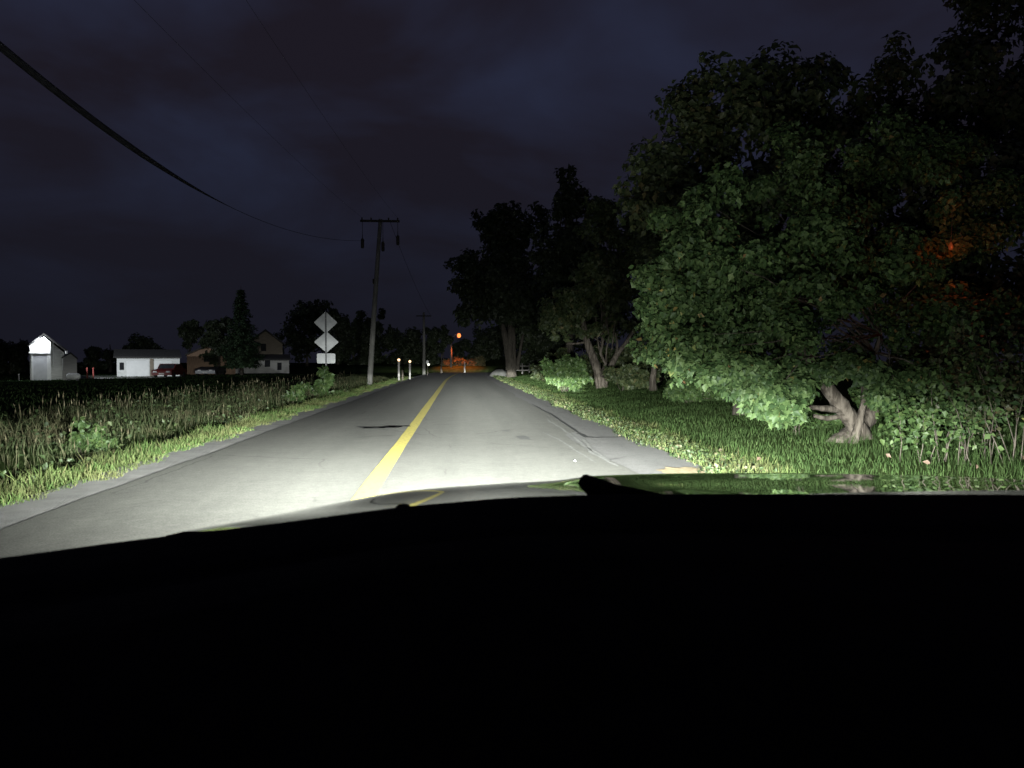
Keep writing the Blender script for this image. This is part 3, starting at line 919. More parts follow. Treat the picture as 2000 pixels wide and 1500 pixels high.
def sapling(px, py, label, n_stem, hgt, spreadr, n_leaf, leaf, seed, mat):
    b_ = ground_at(px, py)
    rs_ = np.random.RandomState(seed); rg = random.Random(seed)
    root_ = empty('sapling', b_, label, 'sapling', 'saplings under the trees')
    P, D = [], []
    for k in range(n_stem):
        a0 = (rs_.normal(0, spreadr * .4), rs_.normal(0, spreadr * .4), -0.1)
        h = hgt * rs_.uniform(0.65, 1.1)
        tip = (a0[0] + rs_.normal(0, .22) * h, a0[1] + rs_.normal(0, .15) * h, h)
        path = limb_path(a0, tip, rs_, 0, 7, 0.05)
        MB().tube(path, [0.007, 0.0065, 0.006, 0.005, 0.0045, 0.0035, 0.002], 5).build('stem', M['bark'], root_, True)
        pa = np.array(path)
        m_ = n_leaf // n_stem
        t = rs_.uniform(0.28, 1, m_) ** 0.8 * 5.99
        i0 = t.astype(int); fr_ = (t - i0)[:, None]
        c0 = pa[i0] * (1 - fr_) + pa[i0 + 1] * fr_
        # leaves sit on side twigs: gathered in tufts
        tuft = rs_.normal(0, 1, (9, 3)) * np.array([spreadr, spreadr, spreadr * .55])
        P.append(c0 + tuft[rs_.randint(0, 9, m_)] * rs_.uniform(.3, 1, (m_, 1)) + rs_.normal(0, .05, (m_, 3)))
    P = np.concatenate(P)
    V, F = leaves_at(P, np.array([[-0.15, -0.4, 0.6]]).repeat(len(P), 0), leaf, rs_, 0.4, 0.7)
    mesh_obj('foliage', V, F, M[mat], root_)


for i, a_ in enumerate((
        (1765, 882, 'small sapling close to the right side of the maple trunk', 3, 0.6, .16, 200, .085, 'leaf_bush'),
        (1790, 905, 'leafy sapling with bare thin stems just right of the maple trunk', 4, 1.0, .24, 420, .085, 'leaf_bush'),
        (1838, 902, 'bright leaved sapling second from the maple trunk', 4, 1.25, .26, 460, .085, 'leaf_bush'),
        (1880, 908, 'tall sapling in the middle of the thicket beside the maple', 5, 1.5, .28, 560, .085, 'leaf_maple'),
        (1925, 898, 'brownish sapling near the right edge of the view', 5, 1.7, .30, 560, .085, 'leaf_rust'),
        (1970, 905, 'tall thin brownish sapling close to the right edge', 5, 1.9, .30, 600, .085, 'leaf_rust'),
        (2010, 900, 'dark sapling cut by the right edge of the view', 5, 1.9, .32, 600, .09, 'leaf_maple'),
        (1560, 850, 'thin sparse sapling left of the maple trunk', 4, 0.55, .18, 120, .06, 'leaf_bush'))):
    sapling(*a_[:8], 200 + i, a_[8])
bush(172, 900, 'bright broad leaved bush standing in the roadside weeds', [(165, 858, 32, 40, 16), (205, 872, 26, 22, 8)], 1300, 0.09, 81)
bush(628, 786, 'leafy bush round the foot of the sign post', [(636, 745, 18, 22, 12), (600, 765, 26, 16, 10), (650, 770, 24, 14, 8)], 1500, 0.20, 82)
bush(575, 792, 'low pale bush left of the sign post', [(575, 770, 24, 16, 10)], 700, 0.20, 83)

# ------------------------------------------------------------------ grass and weeds
def blades(name, X, Y, H, W, mat, rs_, lean=0.25, kind='stuff'):
    n = len(X)
    Z = terrain(X, Y)
    a = rs_.uniform(0, 2 * PI, n)
    bx, by = np.cos(a) * W / 2, np.sin(a) * W / 2
    lx, ly = rs_.normal(0, lean, n) * H, rs_.normal(0, lean, n) * H
    v = np.zeros((n, 5, 3))
    v[:, 0] = np.stack([X - bx, Y - by, Z - 0.02], 1); v[:, 1] = np.stack([X + bx, Y + by, Z - 0.02], 1)
    v[:, 2] = np.stack([X + bx * .8 + lx * .35, Y + by * .8 + ly * .35, Z + H * .55], 1)
    v[:, 3] = np.stack([X - bx * .8 + lx * .35, Y - by * .8 + ly * .35, Z + H * .55], 1)
    v[:, 4] = np.stack([X + lx, Y + ly, Z + H], 1)
    i = np.arange(n)[:, None] * 5
    tri = np.concatenate([i + np.array([[0, 1, 2]]), i + np.array([[0, 2, 3]]), i + np.array([[3, 2, 4]])], 0)
    o = mesh_obj(name, v.reshape(-1, 3), tri, mat)
    o['kind'] = kind
    return o


def spread_y(n, y0, y1, rs_, p=0.55):
    """More of them near the car, where each shows larger."""
    u = rs_.uniform(0, 1, n)
    a, b = y0 ** p, y1 ** p
    return (a + u * (b - a)) ** (1 / p)


rs = np.random.RandomState(5)
n = 42000
y = spread_y(n, 2, 75, rs); u = rs.uniform(0, 1, n)
edge = XL_GRASS + 0.1 * np.sin(y * 1.3) + 0.07 * np.sin(y * 3.7 + 1) + 0.05 * np.sin(y * 8.1)
x = edge - 1.15 * u ** 1.3 + bend(y)
blades('verge_grass', x, y, rs.uniform(0.05, 0.20, n) * (0.5 + 0.6 * u + 0.7 * u * (np.sin(y * 2.7) * np.sin(y * 1.1 + 2) > .2)), rs.uniform(.007, .018, n), M['grass_strip'], rs, 0.35)
n = 26000
y = spread_y(n, 6, 75, rs); u = rs.uniform(0, 1, n)
x = -6.0 - rs.uniform(0, 1, n) ** 1.2 * 6.5 + 0.35 * np.sin(y * 0.7) + 0.25 * np.sin(y * 1.9 + 1) + bend(y)
clump = 0.5 + 0.5 * np.sin(x * 1.1 + 2 * np.sin(y * 0.5)) * np.sin(y * 0.9 + x * .4)
H = (0.16 + 0.55 * clump ** 1.4 * rs.uniform(0.3, 1, n)) * (1 - 0.65 * sstep(8, 12, -x))
blades('field_weeds', x, y, H, rs.uniform(.007, .020, n), M['weed_stem'], rs, 0.34)
# broad weed leaves filling between the stems, in drifts
n = 15000
y = spread_y(n, 6, 60, rs)
x = -5.75 - rs.uniform(0, 1, n) ** 1.1 * 5.2 + 0.35 * np.sin(y * 0.7) + bend(y)
keep = (np.sin(x * 1.7 + 1.3 * np.sin(y * 0.6)) * np.sin(y * 1.25 + x * .8 + 1) + rs.normal(0, .25, n)) > 0.05
x, y = x[keep], y[keep]; n = len(x)
z = terrain(x, y) + rs.uniform(0.0, 1.0, n) ** 1.3 * (0.22 + 0.38 * np.sin(x * 2.3 + y * 1.1) ** 2)
V, F = leaves_at(np.stack([x, y, z], 1), np.array([[0.0, -0.3, 0.8]]).repeat(n, 0), 0.085, rs, 0.3, 0.7)
o = mesh_obj('weed_leaves', V, F, M['weed_leaf']); o['kind'] = 'stuff'
# seed heads on tall stalks
n = 1100
y = spread_y(n, 7, 60, rs)
x = -6.2 - rs.uniform(0, 1, n) ** 1.1 * 5.0 + bend(y)
cl_m = np.sin(x * 0.9 + 1.7 * np.sin(y * 0.45)) * np.sin(y * 0.8 + x * .5) > -0.15
x, y = x[cl_m], y[cl_m]; n = len(x)
H = rs.uniform(0.35, 0.85, n) * (1 - 0.4 * sstep(8.5, 11, -x))
Z = terrain(x, y)
sv, sf, hv, hf = [], [], [], []
lx, ly = rs.normal(0, .07, n), rs.normal(0, .07, n)
ang = rs.uniform(0, PI, n)
for i in range(n):
    w = 0.005
    o = len(sv)
    ca, sa = math.cos(ang[i]) * w, math.sin(ang[i]) * w
    X0, Y0, Z0, h = x[i], y[i], Z[i], H[i]
    sv += [(X0 - ca, Y0 - sa, Z0), (X0 + ca, Y0 + sa, Z0), (X0 + lx[i] + ca, Y0 + ly[i] + sa, Z0 + h), (X0 + lx[i] - ca, Y0 + ly[i] - sa, Z0 + h)]
    sf.append((o, o + 1, o + 2, o + 3))
    # a spindle of a head, four sided
    o = len(hv); hw = rs.uniform(.009, .018); hl = rs.uniform(.10, .26)
    cx, cy, cz = X0 + lx[i], Y0 + ly[i], Z0 + h
    hv += [(cx, cy, cz - hl * .35), (cx + hw, cy, cz), (cx, cy + hw, cz), (cx - hw, cy, cz), (cx, cy - hw, cz), (cx + lx[i] * .3, cy, cz + hl * .65)]
    for a_, b_ in ((1, 2), (2, 3), (3, 4), (4, 1)):
        hf += [(o, o + b_, o + a_), (o + a_, o + b_, o + 5)]
o = mesh_obj('weed_stalks', np.array(sv), np.array(sf), M['weed_stem']); o['kind'] = 'stuff'
o = mesh_obj('seed_heads', np.array(hv), np.array(hf), M['weed_head']); o['kind'] = 'stuff'
# far field, thin short tufts
n = 26000
y = spread_y(n, 14, 95, rs, 0.8); x = -10 - rs.uniform(0, 1, n) ** 1.2 * 38
blades('field_grass', x, y, rs.uniform(.05, .16, n), rs.uniform(.02, .05, n), M['grass_field'], rs, 0.6)
# right verge: pale clover and broad leaves along the pavement
n = 20000
y = spread_y(n, 3, 85, rs); u = rs.uniform(0, 1, n) ** 1.25
edge = XR_GRASS + 0.10 * np.sin(y * 1.1 + 1) + 0.06 * np.sin(y * 3.1) + 0.05 * np.sin(y * 7.3)
x = edge + 1.05 * u + bend(y)
z = terrain(x, y) + rs.uniform(0.01, 0.16, n) * (0.5 + 0.9 * np.sin(y * 2.1 + x * 3) ** 2) * (1.2 - .6 * u)
V, F = leaves_at(np.stack([x, y, z], 1), np.array([[-0.2, -0.35, 0.8]]).repeat(n, 0), 0.055, rs, 0.0, 0.55)
o = mesh_obj('verge_clover', V, F, M['clover']); o['kind'] = 'stuff'
n = 26000
y = spread_y(n, 3, 85, rs); u = rs.uniform(0, 1, n)
edge = XR_GRASS + 0.05 + 0.10 * np.sin(y * 1.1 + 1)
x = edge + 1.3 * u + bend(y)
blades('verge_grass', x, y, rs.uniform(.07, .22, n), rs.uniform(.006, .015, n), M['grass_strip'], rs, 0.3)
n = 112000
y = spread_y(n, 3, 75, rs); x = 4.3 + rs.uniform(0, 1, n) ** 1.15 * 9.5 + bend(y)
tall = 1 + 1.3 * sstep(6.0, 7.0, x) * (1 - sstep(13, 17, y)) + 0.5 * (np.sin(x * 2.3) * np.sin(y * 1.7) > .55)
blades('lawn_grass', x, y, rs.uniform(.035, .10, n) * tall, rs.uniform(.006, .014, n), M['grass_lawn'], rs, 0.35)
# fallen leaves in the grass
for i, (px, py) in enumerate(((1808, 927), (1898, 930), (1992, 915), (1722, 907), (1480, 913))):
    p = ground_at(px, py)
    V, F = leaves_at(np.array([[0, 0, 0]], float), np.array([[0.0, -0.8, 0.5]]), 0.085, rs, 0, 0.2)
    o = mesh_obj('fallen_leaf', V, F, M['dry_leaf'])
    o.location = (p.x, p.y - 0.1, p.z + 0.16)
    tag(o, ('yellow fallen leaf in the grass below the saplings', 'pinkish fallen leaf in the grass near the right edge', 'dull fallen leaf at the right edge of the grass',
            'pale fallen leaf in the grass right of the maple trunk', 'tan fallen leaf in the grass left of the maple trunk')[i], 'leaf', 'fallen leaves in the grass')

# ------------------------------------------------------------------ utility poles and wires
PX, PY_ = at(720, 707, 52.0).x, 52.0
pb_ = Vector((PX, PY_, tz(PX, PY_)))
root = empty('utility_pole', pb_, 'tall leaning wooden utility pole with a crossarm, behind the road signs', 'utility pole')
ptop = at(743, 428, 52.0) - pb_
MB().tube([(0, 0, -0.4), tuple(ptop * 0.5), tuple(ptop)], [0.19, 0.165, 0.125], 14).build('pole', M['pole_wood'], root, True)
zc = ptop.z - 0.15
MB().box(ptop.x - 1.32, ptop.x + 1.28, -0.19, -0.07, zc - 0.07, zc + 0.07).build('crossarm', M['cross_wood'], root)
for xo in (-1.2, -0.6, 0.55, 1.15):
    MB().lathe([(0.02, 0), (0.055, 0.02), (0.035, 0.07), (0.06, 0.10), (0.03, 0.15), (0.0, 0.17)], (ptop.x + xo, -0.13, zc + 0.075), 10).build('insulator', M['cross_wood'], root, True)
for px, py in ((708, 476), (748, 482), (777, 470)):
    q = at(px, py, 51.8) - pb_
    MB().lathe([(0.02, 0.62), (0.03, 0.36), (0.09, 0.32), (0.11, 0.25), (0.11, -0.22), (0.08, -0.3), (0.0, -0.31)], (q.x, q.y, q.z), 10).build('fuse_cutout', M['cross_wood'], root, True)
    MB().box(q.x - 0.015, q.x + 0.015, q.y - .015, q.y + .015, q.z + 0.55, zc + 0.02).build('hanger', M['cross_wood'], root)
MB().tube([tuple(ptop * 0.62 + Vector((-.16, -.1, 0))), tuple(ptop * 0.62 + Vector((-.16, -.1, .35)))], 0.06, 8).build('cable_clamp', M['cross_wood'], root)
# wires
def wire(name, a, b, sag, r, label, n=40):
    a, b = Vector(a), Vector(b)
    pts = []
    for i in range(n + 1):
        t = i / n
        p = a.lerp(b, t); p.z -= sag * 4 * t * (1 - t)
        pts.append(p)
    o = MB().tube(pts, r, 7).build(name, M['cable'], None, True)
    return tag(o, label, 'cable')


q0, q1, q2 = at(0, 92, 15.6), at(200, 245, 20.0), at(440, 400, 29.5)
end = at(712, 470, 51.8)
# fit a sagging cable through the seen points
ys = np.array([q0.y, q1.y, q2.y, end.y]); A = np.vander(ys, 3)
cxs = np.linalg.lstsq(A, np.array([q0.x, q1.x, q2.x, end.x]), rcond=None)[0]
czs = np.linalg.lstsq(A, np.array([q0.z, q1.z, q2.z, end.z]), rcond=None)[0]
pts = [Vector((np.polyval(cxs, yy), yy, np.polyval(czs, yy))) for yy in np.linspace(-8, end.y, 60)]
pts[-1] = end
o = MB().tube(pts, [0.085 if p.y < 22 else max(0.010, 0.085 - 0.075 * (p.y - 22) / 8) for p in pts], 8).build('overhead_cable', M['cable'], None, True)
tag(o, 'thick black bundled cable crossing the sky at the left', 'cable')
wire('power_wire', (pb_.x + ptop.x - 1.2, 51.9, pb_.z + zc + .22), (-8.4, -8, 10.2), 0.7, 0.0045, 'thin upper wire from the left end of the crossarm')
wire('power_wire', (pb_.x + ptop.x + 1.15, 51.9, pb_.z + zc + .22), (-5.6, -8, 10.2), 0.7, 0.0045, 'thin upper wire from the right end of the crossarm')

P2 = ground_at(828, 727)
P2 = Vector((at(828, 707, 92).x, 92, 0.0))
root = empty('utility_pole', P2, 'distant plain utility pole left of the orange street lamp', 'utility pole')
MB().tube([(0, 0, -.4), (0.02, 0, 3.6), (0.0, 0, 7.4)], [0.20, 0.17, 0.13], 12).build('pole', M['pole_wood'], root, True)
MB().box(-0.9, 0.9, -0.2, -0.1, 6.9, 7.02).build('crossarm', M['cross_wood'], root)
wire('power_wire', (pb_.x + ptop.x + 0.55, 52.1, pb_.z + zc + .22), (P2.x + .8, 92, 7.05), 0.5, 0.012, 'thin wire running on to the distant pole')

# ------------------------------------------------------------------ road signs seen from behind
SY = 39.0
sb = Vector((at(637, 707, SY).x, SY, tz(at(637, 707, SY).x, SY)))
root = empty('sign_post', sb, 'road sign post with two blank diamond backs and a small plate below', 'road sign')
s_ = SY / 1500.0
top = (at(637, 610, SY) - sb).z
MB().prism_y([(-0.035, -0.3), (-0.035, top), (-0.022, top), (-0.022, -0.3)], -0.05, 0.0).prism_y([(0.022, -0.3), (0.022, top), (0.035, top), (0.035, -0.3)], -0.05, 0.0).prism_y([(-0.022, -.3), (-0.022, top), (0.022, top), (0.022, -.3)], -0.012, 0.0).build('post', M['steel_dark'], root)


def diamond(cpx, cpy, hw, hh, cut=0.07):
    c = at(cpx, cpy, SY) - sb
    pts = [(0, -1), (1, 0), (0, 1), (-1, 0)]
    prof = []
    for i in range(4):
        a, p, b = Vector((*pts[i - 1], 0)), Vector((*pts[i], 0)), Vector((*pts[(i + 1) % 4], 0))
        for t in (0, .5, 1):
            q = (p.lerp(a, cut) * (1 - t) ** 2 + p * 2 * t * (1 - t) + p.lerp(b, cut) * t * t)
            prof.append((c.x + q.x * hw, c.z + q.y * hh))
    mb = MB(); mb.prism_y(prof, 0.004, 0.008)
    return mb


diamond(636, 630, 22.5 * s_, 21.0 * s_).build('sign_plate', M['alu'], root)
diamond(637.5, 668, 23.5 * s_, 20.5 * s_).build('sign_plate', M['alu'], root)
c = at(637, 700, SY) - sb
w_, h_, r_ = 17.5 * s_, 9.6 * s_, 0.07
prof = []
for sx, sz, a0 in ((1, -1, -90), (1, 1, 0), (-1, 1, 90), (-1, -1, 180)):
    for k in range(4):
        a = R(a0 + 30 * k)
        prof.append((c.x + sx * (w_ - r_) + r_ * math.cos(a), c.z + sz * (h_ - r_) + r_ * math.sin(a)))
MB().prism_y(prof, 0.004, 0.008).build('sign_plate', M['alu'], root)

for zz in (at(637, 622, SY), at(637, 640, SY), at(637, 660, SY), at(637, 676, SY), at(637, 696, SY), at(637, 705, SY)):
    MB().lathe([(0.016, 0.0), (0.016, 0.012), (0.0, 0.014)], n=6).build('bolt', M['steel'], root).matrix_local = Matrix.Translation(zz - sb + Vector((0, -0.066, 0))) @ Matrix.Rotation(R(90), 4, 'X')
# ------------------------------------------------------------------ small posts with glowing reflectors, mail box, marker
def glow_post(px, pytop, Y, label, mat, grp):
    x = at(px, 707, Y).x
    b = Vector((x, Y, tz(x, Y)))
    h = (at(px, pytop, Y) - b).z
    root_ = empty('driveway_lamp', b, label, 'lamp', grp)
    MB().tube([(0, 0, -.2), (0, 0, h - .14)], 0.085, 10).build('post', M['fence_white'], root_, True)
    MB().lathe([(0.0, -.11), (0.07, -.09), (0.11, 0), (0.08, .08), (0, .11)], (0, 0, h), 12).build('lamp_globe', mat, root_, True)  # retroreflective top; the headlight return is put in as emission
    return root_


glow_post(779, 703, 62.0, 'white driveway post with a glowing warm top, nearer of the pair', M['lamp_warm'], 'driveway lamp posts')
glow_post(800.5, 706, 68.0, 'white driveway post with a glowing warm top, farther of the pair', M['lamp_warm'], 'driveway lamp posts')
x = at(786, 707, 63).x
o = MB().tube([(0, 0, -.2), (0, 0, .85)], 0.07, 8).lathe([(0.07, .85), (0.08, .87), (0.0, .93)], n=8).build('wooden_post', M['bark'])
o.location = (x, 63, tz(x, 63)); tag(o, 'short brownish wooden post between the two glowing driveway posts', 'post')
x = at(835, 707, 88).x; b = Vector((x, 88, tz(x, 88)))
root = empty('mailbox', b, 'small mailbox on a post with a white lamp, right of the distant pole', 'mailbox')
MB().tube([(0, 0, -.2), (0, 0, 1.15)], 0.05, 8).build('post', M['bark_dark'], root)
prof = [(-.13, 1.36), (-.13, 1.6)] + [(-.13 * math.cos(R(a)), 1.6 + .13 * math.sin(R(a))) for a in (30, 60, 90, 120, 150)] + [(.13, 1.6), (.13, 1.36)]
MB().prism_y(prof[::-1], -0.3, 0.3).build('box', M['steel'], root)
MB().lathe([(0, -.14), (0.1, -.1), (0.15, 0), (0.1, .1), (0, .14)], (0.13, -0.42, 1.26), 12).build('lamp_globe', M['lamp_small'], root, True)  # emissive white globe set beside the box
x = at(907.5, 707, 108).x; b = Vector((x, 108, tz(x, 108)))
root = empty('marker_post', b, 'pale marker post standing at the end of the road', 'post')
MB().box(-.09, .09, -.03, .03, -.1, (at(907, 706, 108) - b).z).build('post', M['fence_white'], root)
MB().box(-.07, .07, -.04, -.031, .45, .75).build('reflector', M['plate'], root)

# ------------------------------------------------------------------ the orange street lamp, the glowing bank below it
LY = 114.0
x = at(881, 707, LY).x; b = Vector((x, LY, tz(x, LY)))
root = empty('street_lamp', b, 'lit orange street lamp on a wooden pole at the end of the road', 'street lamp')
h = (at(881, 656, LY) - b).z
MB().tube([(0, 0, -.4), (0, 0, h)], [0.19, 0.14], 10).build('pole', M['pole_wood'], root, True)
lx_ = (at(896.5, 656, LY) - b)
MB().tube([(0.05, 0, h - .35), (lx_.x * .5, -.1, h + .12), (lx_.x - .1, -.2, h + .40)], 0.035, 8).build('arm', M['steel'], root, True)
MB().lathe([(0.0, .60), (0.10, .56), (0.16, .42), (0.17, .36), (0.0, .36)], (lx_.x, -.2, lx_.z), 14).build('lamp_head', M['steel'], root, True)
MB().lathe([(0.0, -.28), (0.16, -.24), (0.26, -.10), (0.28, .0), (0.25, .14), (0.17, .32), (0, .355)], (lx_.x, -.2, lx_.z), 14).build('lamp_bulb', M['lamp_sodium'], root, True)
ld = bpy.data.lights.new('sodium_light', 'SPOT'); ld.spot_size = R(98); ld.spot_blend = 0.7; ld.energy = 2300; ld.color = (1.0, 0.16, 0.03); ld.shadow_soft_size = 0.3
lo = bpy.data.objects.new('sodium_light', ld); lo.location = (b.x + lx_.x, LY - 0.6, b.z + lx_.z - 0.6); COL.objects.link(lo)


def hedge(name, px0, px1, pyt, Y, label, n, leaf, seed, mat, depth=1.5):
    rs_ = np.random.RandomState(seed); rg = random.Random(seed)
    xa, xb = at(px0, 707, Y).x, at(px1, 707, Y).x
    bx = (xa + xb) / 2
    b_ = Vector((bx, Y, tz(bx, Y)))
    root_ = empty(name, b_, label, 'hedge')
    cl_ = []
    for k in range(60):
        xx = rs_.uniform(xa, xb) - bx; yy = rs_.uniform(0, depth)
        ht = (at(px0, pyt, Y) - b_).z * (0.8 + .25 * math.sin(xx * 1.7 + seed))
        cl_.append((xx, yy, rs_.uniform(.15, ht), rs_.uniform(.3, .5)))
    P, D = crown_points(cl_, n, rs_, 0.9)
    V, F = leaves_at(P, D + np.array([0, -.7, .4]), leaf, rs_)
    mesh_obj('foliage', V, F, M[mat], root_)
    for k in range(6):
        c_ = cl_[k * 9]
        MB().tube(limb_path((c_[0], c_[1], -.2), c_[:3], rs_, 0, 4), [0.03, .025, .02, .01], 5).build('stem', M['bark_dark'], root_)
    return root_


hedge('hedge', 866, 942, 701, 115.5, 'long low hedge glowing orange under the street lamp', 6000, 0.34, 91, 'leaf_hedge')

# ------------------------------------------------------------------ trees and houses on the left
simple_tree('deciduous_tree', 862, 106.0, 'thin tree with orange lit leaves left of the street lamp', [(858, 665, 22, 26, 20), (848, 690, 14, 14, 8), (868, 650, 12, 16, 8)], 3600, 0.34, 101, 4.0, 0.14, 'leaf_far', 'bark', 9)
Yt = 125.0
for i, (px, parts, lb) in enumerate((
        (600, [(600, 640, 44, 58, 30), (620, 605, 24, 26, 12), (570, 670, 30, 40, 14)], 'dark tree with a peaked top left of the road signs'),
        (660, [(655, 660, 44, 52, 30), (650, 625, 20, 24, 10)], 'dark round tree behind the road signs'),
        (720, [(722, 650, 36, 52, 26), (742, 612, 12, 14, 6)], 'dark tree directly behind the leaning pole'),
        (790, [(785, 675, 44, 42, 30), (770, 650, 20, 20, 8)], 'broad low dark tree right of the leaning pole'),
        (835, [(838, 672, 26, 44, 20), (812, 685, 20, 32, 10)], 'dark tree behind the distant plain pole'),
        (690, [(695, 690, 60, 34, 26)], 'low dark thicket tree behind the leaning pole foot'),
        (940, [(915, 690, 40, 26, 16), (955, 680, 30, 40, 16)], 'dark tree behind the orange hedge'),
        (280, [(278, 686, 40, 32, 24), (305, 694, 24, 20, 8)], 'domed dark tree behind the long white garage'),
        (215, [(205, 700, 50, 24, 24)], 'low dark tree left of the long white garage'),
        (370, [(371, 645, 23, 18, 16), (368, 665, 14, 14, 8)], 'lollipop shaped dark tree right of the white garage'),
        (428, [(425, 655, 26, 42, 26), (412, 680, 22, 30, 12)], 'round dark tree touching the left side of the conifer'),
        (20, [(15, 690, 40, 40, 24)], 'dark tree left of the floodlit white house'),
        (540, [(520, 700, 60, 30, 20)], 'dark bushy tree behind the tan house'))):
    Yk = {7: 118, 8: 120, 9: 104, 10: 97, 11: 100, 12: 135}.get(i, Yt)
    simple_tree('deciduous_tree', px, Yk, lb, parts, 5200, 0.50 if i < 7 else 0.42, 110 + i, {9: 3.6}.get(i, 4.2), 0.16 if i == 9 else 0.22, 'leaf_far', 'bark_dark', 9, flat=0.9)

# the conifer: drooping whorls of boughs
CY = 92.0
x = at(472, 707, CY).x; b = Vector((x, CY, tz(x, CY)))
root = empty('conifer_tree', b, 'tall pointed dark conifer in front of the tan house', 'tree')
H = (at(472, 558, CY) - b).z
rs = np.random.RandomState(77); rg = random.Random(77)
mb = MB(); mb.tube([(0, 0, -.3), (0.05, 0, H * .5), (0, 0, H)], [0.24, 0.15, 0.02], 8)
Ps, Ns = [], []
for z0 in np.arange(1.5, H - .2, 0.34):
    f = (z0 - 1.5) / (H - 1.5)
    rad = 2.7 * (1 - f) ** 0.85 * (0.7 if z0 < 2.2 else 1) + 0.12
    k = max(5, int(13 * (1 - f)))
    for j in range(k):
        an = 2 * PI * (j + rs.uniform(0, 1)) / k
        L = rad * rs.uniform(0.7, 1.12)
        m_ = int(16 + 44 * L)
        t = rs.uniform(0.15, 1, m_)
        wv = rs.normal(0, .16, m_) * (1 - t * .5)
        px_ = np.cos(an) * L * t - np.sin(an) * wv
        py2 = np.sin(an) * L * t + np.cos(an) * wv
        pz_ = z0 - 0.30 * L * t + 0.12 * L * t ** 2 - rs.uniform(0, .28, m_)
        Ps.append(np.stack([px_, py2, pz_], 1))
        Ns.append(np.stack([np.cos(an) * .4 + 0 * t, np.sin(an) * .4 + 0 * t, 1 + 0 * t], 1))
        if j % 2 == 0:
            mb.tube([(0, 0, z0), (math.cos(an) * L * .9, math.sin(an) * L * .9, z0 - .2 * L)], [0.035, 0.01], 4)
mb.build('trunk', M['bark_dark'], root, True)
V, F = leaves_at(np.concatenate(Ps), np.concatenate(Ns), 0.26, rs, 0.5)
mesh_obj('crown', V, F, M['needles'], root)

# --- the floodlit white house
HY = 68.0
hb_ = Vector((at(80, 707, HY).x, HY, -0.05))
root = empty('white_house', hb_, 'small white gabled house floodlit at the far left of the field', 'house', rz=R(28.5))
k = HY / 1500.0
X = lambda px: (px - 80) * k * 0.88
ZZ = lambda py: (740 - py) * k
main = [(X(62), 0), (X(124), 0), (X(124), ZZ(688)), (X(86), ZZ(657)), (X(62), ZZ(676))]
MB().prism_y(main, 0.9, 6.0).build('wall', M['white_wall'], root)
entry = [(X(60), 0), (X(98), 0), (X(98), ZZ(668)), (X(86), ZZ(658)), (X(60), ZZ(676))]
MB().prism_y(entry, 0.0, 0.897).build('entry_wall', M['white_wall'], root)
roof = [(X(57), ZZ(678)), (X(86), ZZ(654.5)), (X(129), ZZ(687)), (X(129), ZZ(683)), (X(86), ZZ(651)), (X(57), ZZ(674.5))]
MB().prism_y(roof, -0.28, 6.3).build('roof', M['roof_dark'], root)
MB().box(X(126), X(129.4), -0.30, 6.2, ZZ(690), ZZ(684.5)).build('gutter', M['white_trim'], root)
MB().box(X(66), X(91), -0.06, -0.002, 0, ZZ(693)).build('door', M['door_grey'], root)
fr = MB(); fr.box(X(62.5), X(66), -0.09, -0.003, 0, ZZ(690)); fr.box(X(91), X(98), -0.09, -0.003, 0, ZZ(690)); fr.box(X(58), X(98), -0.14, -0.003, ZZ(690), ZZ(687.5))
fr.build('door_frame', M['white_trim'], root)
MB().tube([(X(103), 0.84, ZZ(713)), (X(103), 0.84, ZZ(668))], 0.07, 8).build('downpipe', M['white_trim'], root)
lampc = (X(78), -0.32, ZZ(668))
MB().box(lampc[0] - .12, lampc[0] + .12, lampc[1] + .06, 0.0, lampc[2] - .05, lampc[2] + .05).build('lamp_bracket', M['steel'], root)
MB().lathe([(0.0, -.24), (0.2, -.19), (0.29, 0), (0.2, .17), (0, .22)], lampc, 16).build('floodlight', M['lamp_white'], root, True)
ld = bpy.data.lights.new('flood_light', 'SPOT'); ld.energy = 6500; ld.color = (0.90, 0.96, 1.0); ld.shadow_soft_size = 0.12  # added spot without a fixture above the ridge, brightens the garage
ld.spot_size = R(75); ld.spot_blend = 0.8
lo = bpy.data.objects.new('flood_light', ld); lo.location = hb_ + Matrix.Rotation(R(28.5), 3, 'Z') @ Vector((X(87), -0.30, ZZ(644))); COL.objects.link(lo)
lo.rotation_euler = (at(280, 712, 83.0) - lo.location).to_track_quat('-Z', 'Y').to_euler()

# its little annex shed, the tank, posts
sx_ = Vector((at(137, 707, 67.6).x, 67.6, -0.05)); k2 = 67.6 / 1500
root = empty('garden_shed', sx_, 'small pale shed with a low peaked roof right of the white house', 'shed', rz=R(26.8))
MB().prism_y([(-12 * k2, 0), (11 * k2, 0), (11 * k2, 40 * k2), (1 * k2, 50 * k2), (-12 * k2, 42 * k2)], 0, 2.6).build('wall', M['pale_wall'], root)
MB().prism_y([(-13.5 * k2, 41 * k2), (1 * k2, 50.5 * k2), (13 * k2, 39.5 * k2), (13 * k2, 41.5 * k2), (1 * k2, 53 * k2), (-13.5 * k2, 43.5 * k2)], -.12, 2.75).build('roof', M['roof_dark'], root)
tb = Vector((at(143, 707, 66).x, 66, -0.05))
root = empty('propane_tank', tb, 'long white tank lying on the ground in front of the pale shed', 'tank')
o = MB().lathe([(0.0, -.55), (.14, -.53), (.24, -.42), (.26, -.3), (.26, .3), (.24, .42), (.14, .53), (0, .55)], n=14).build('tank_body', M['white_wall'], root, True)
o.rotation_euler = (0, R(90), 0); o.location = (0, 0, .36)
for xx in (-.3, .3):
    MB().box(xx - .05, xx + .05, -.16, .16, 0, .14).build('leg', M['steel'], root)
